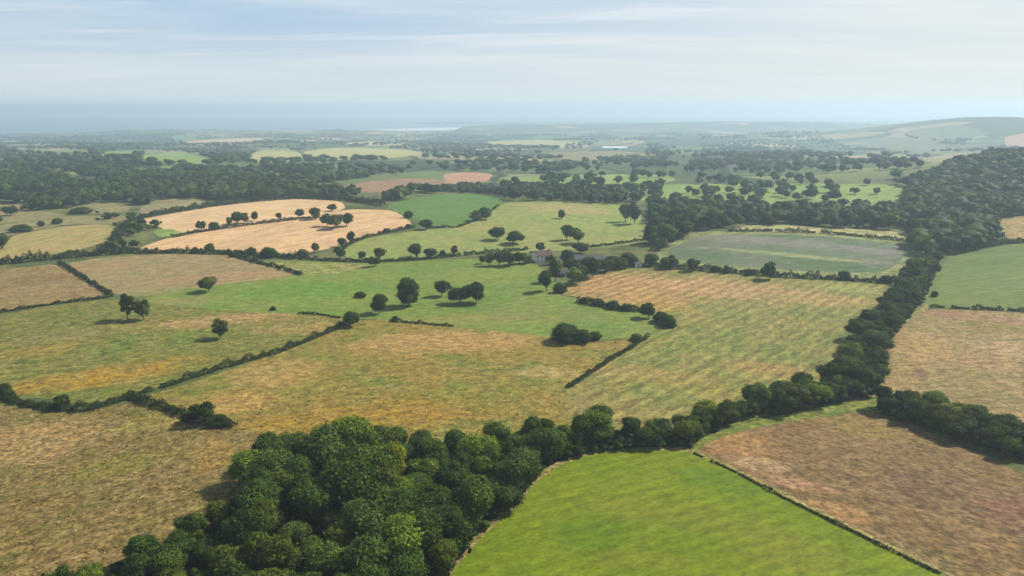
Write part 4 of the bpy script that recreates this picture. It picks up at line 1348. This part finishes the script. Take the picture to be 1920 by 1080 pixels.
def house(px, py, L, D, Hh, rise, rz, label, name='house', wall=M_WHITE, roof=M_TILE, cat='house', windows=4, chimney=True, group=None):
    P = unproj(px, py)
    e = bpy.data.objects.new(name, None); COL.objects.link(e)
    e.location = P; e.rotation_euler = (0, 0, rz)
    tag(e, label, cat, group)
    gab = ([(-L / 2, -D / 2, Hh), (-L / 2, D / 2, Hh), (-L / 2, 0, Hh + rise - .05), (L / 2, -D / 2, Hh), (L / 2, D / 2, Hh), (L / 2, 0, Hh + rise - .05)],
           [(0, 2, 1), (3, 4, 5)])
    part('wall', e, wall, [((0, 0, Hh / 2 - 0.4), (L, D, Hh + 0.8))], gab)
    o1, t = 0.4, 0.18
    rl, rd = L / 2 + o1, D / 2 + o1
    z0 = Hh - o1 * rise / (D / 2)
    V, F = [], []
    for dz in (0, t):
        V += [(-rl, -rd, z0 + dz), (rl, -rd, z0 + dz), (rl, 0, Hh + rise + dz), (-rl, 0, Hh + rise + dz), (rl, rd, z0 + dz), (-rl, rd, z0 + dz)]
    F = [(6, 7, 8, 9), (9, 8, 10, 11), (3, 2, 1, 0), (5, 4, 2, 3), (0, 1, 7, 6), (4, 5, 11, 10), (1, 2, 8, 7), (2, 4, 10, 8), (3, 0, 6, 9), (5, 3, 9, 11)]
    rf = part('roof', e, roof, (), (V, F))
    if chimney:
        part('chimney', rf, M_STONE, [((L * 0.36, 0, Hh + rise + 0.5), (0.9, 0.7, 1.9))])
    if windows:
        for i in range(windows):
            x = -L / 2 + L * (i + 0.5) / windows
            for z in ((Hh * 0.3, Hh * 0.75) if Hh > 4 else (Hh * 0.55,)):
                if i == windows // 2 and z < Hh * 0.5:
                    dd = part('door', e, M_DOOR, [((x, -D / 2 - 0.03, 1.05), (1.1, 0.12, 2.1))])
                    continue
                wf = part('window', e, M_WHITE, [((x, -D / 2 - 0.02, z), (1.3, 0.1, 1.3))])
                part('pane', wf, M_GLASS, [((x, -D / 2 - 0.045, z), (1.0, 0.1, 1.0))])
    else:
        part('door', e, M_DOOR, [((0, -D / 2 - 0.03, Hh * 0.4), (L * 0.22, 0.12, Hh * 0.8))])
    return e


house(1018, 490, 12, 7, 5.0, 3.0, R(8), 'white farmhouse with a brown roof among the farm trees')
house(1000, 486, 5, 5, 3.0, 1.8, R(60), 'small white outbuilding left of the farmhouse', 'outbuilding', M_WHITE, M_SLATE, 'outbuilding', 0, False)
house(1098, 494, 22, 9, 3.6, 2.6, R(-6), 'long grey slate barn in the middle of the farm', 'barn', M_STONE, M_SLATE, 'barn', 0, False)
house(1134, 494, 16, 8, 3.2, 2.2, R(4), 'shorter grey barn right of the slate barn', 'barn', M_STONE, M_SLATE, 'barn', 0, False)
house(1052, 518, 6, 4.5, 2.4, 1.4, R(-12), 'low dark shed in front of the farm trees', 'shed', M_DOOR, M_SLATE, 'shed', 0, False)
house(1196, 500, 4, 3, 2.2, 0.9, R(5), 'little pale hut at the right end of the farm', 'hut', M_WHITE, M_SLATE, 'hut', 0, False)
house(910, 357, 20, 9, 5.0, 3.0, R(-8), 'long white house behind the deep green field', 'house', M_WHITE, M_SLATE, windows=5)
house(938, 357, 14, 8, 4.5, 2.6, R(-4), 'white cottage right of the long white house', 'house', M_WHITE, M_TILE, windows=4)
house(1152, 281, 100, 40, 9, 5, R(3), 'big bright white shed far off on the hazy plain', 'warehouse', M_METAL, M_METAL, 'warehouse', 0, False)
house(300, 273, 40, 18, 6, 4, R(0), 'small white building far off at the left on the plain', 'house', M_WHITE, M_METAL, windows=0, chimney=False)
for i, (x, y, lb) in enumerate([(1300, 322, 'leftmost pale house of the valley village'), (1330, 314, 'second pale house from left in the valley village'),
                               (1372, 318, 'pale house in the middle of the valley village'), (1412, 312, 'pale house right of the village middle'),
                               (1478, 310, 'rightmost pale house of the valley village')]):
    house(x, y, 16, 9, 5.5, 3.5, R(-20 + 17 * i), lb, 'house', M_WHITE, M_SLATE, windows=3, group='houses of the valley village')

# ------------------------------------------------------------------ haze: one closed box of even air round everything but the sky
mh, nth, outh = new_mat('haze')
pv = nth.nodes.new('ShaderNodeVolumePrincipled')
pv.inputs['Color'].default_value = (0.60, 0.77, 0.92, 1)
pv.inputs['Density'].default_value = 1.8e-4
pv.inputs['Anisotropy'].default_value = 0.28
nth.links.new(pv.outputs[0], outh.inputs['Volume'])
hz = part('haze', None, mh, [((0, 7200, 10.5), (33000, 20000, 269))])
tag(hz, 'thin pale blue summer haze over the whole plain', 'haze', kind='stuff')

print('TREES', len(TREES))
from collections import Counter
print('COUNT', Counter(o.get('category') for o in S.objects if o.parent is None))
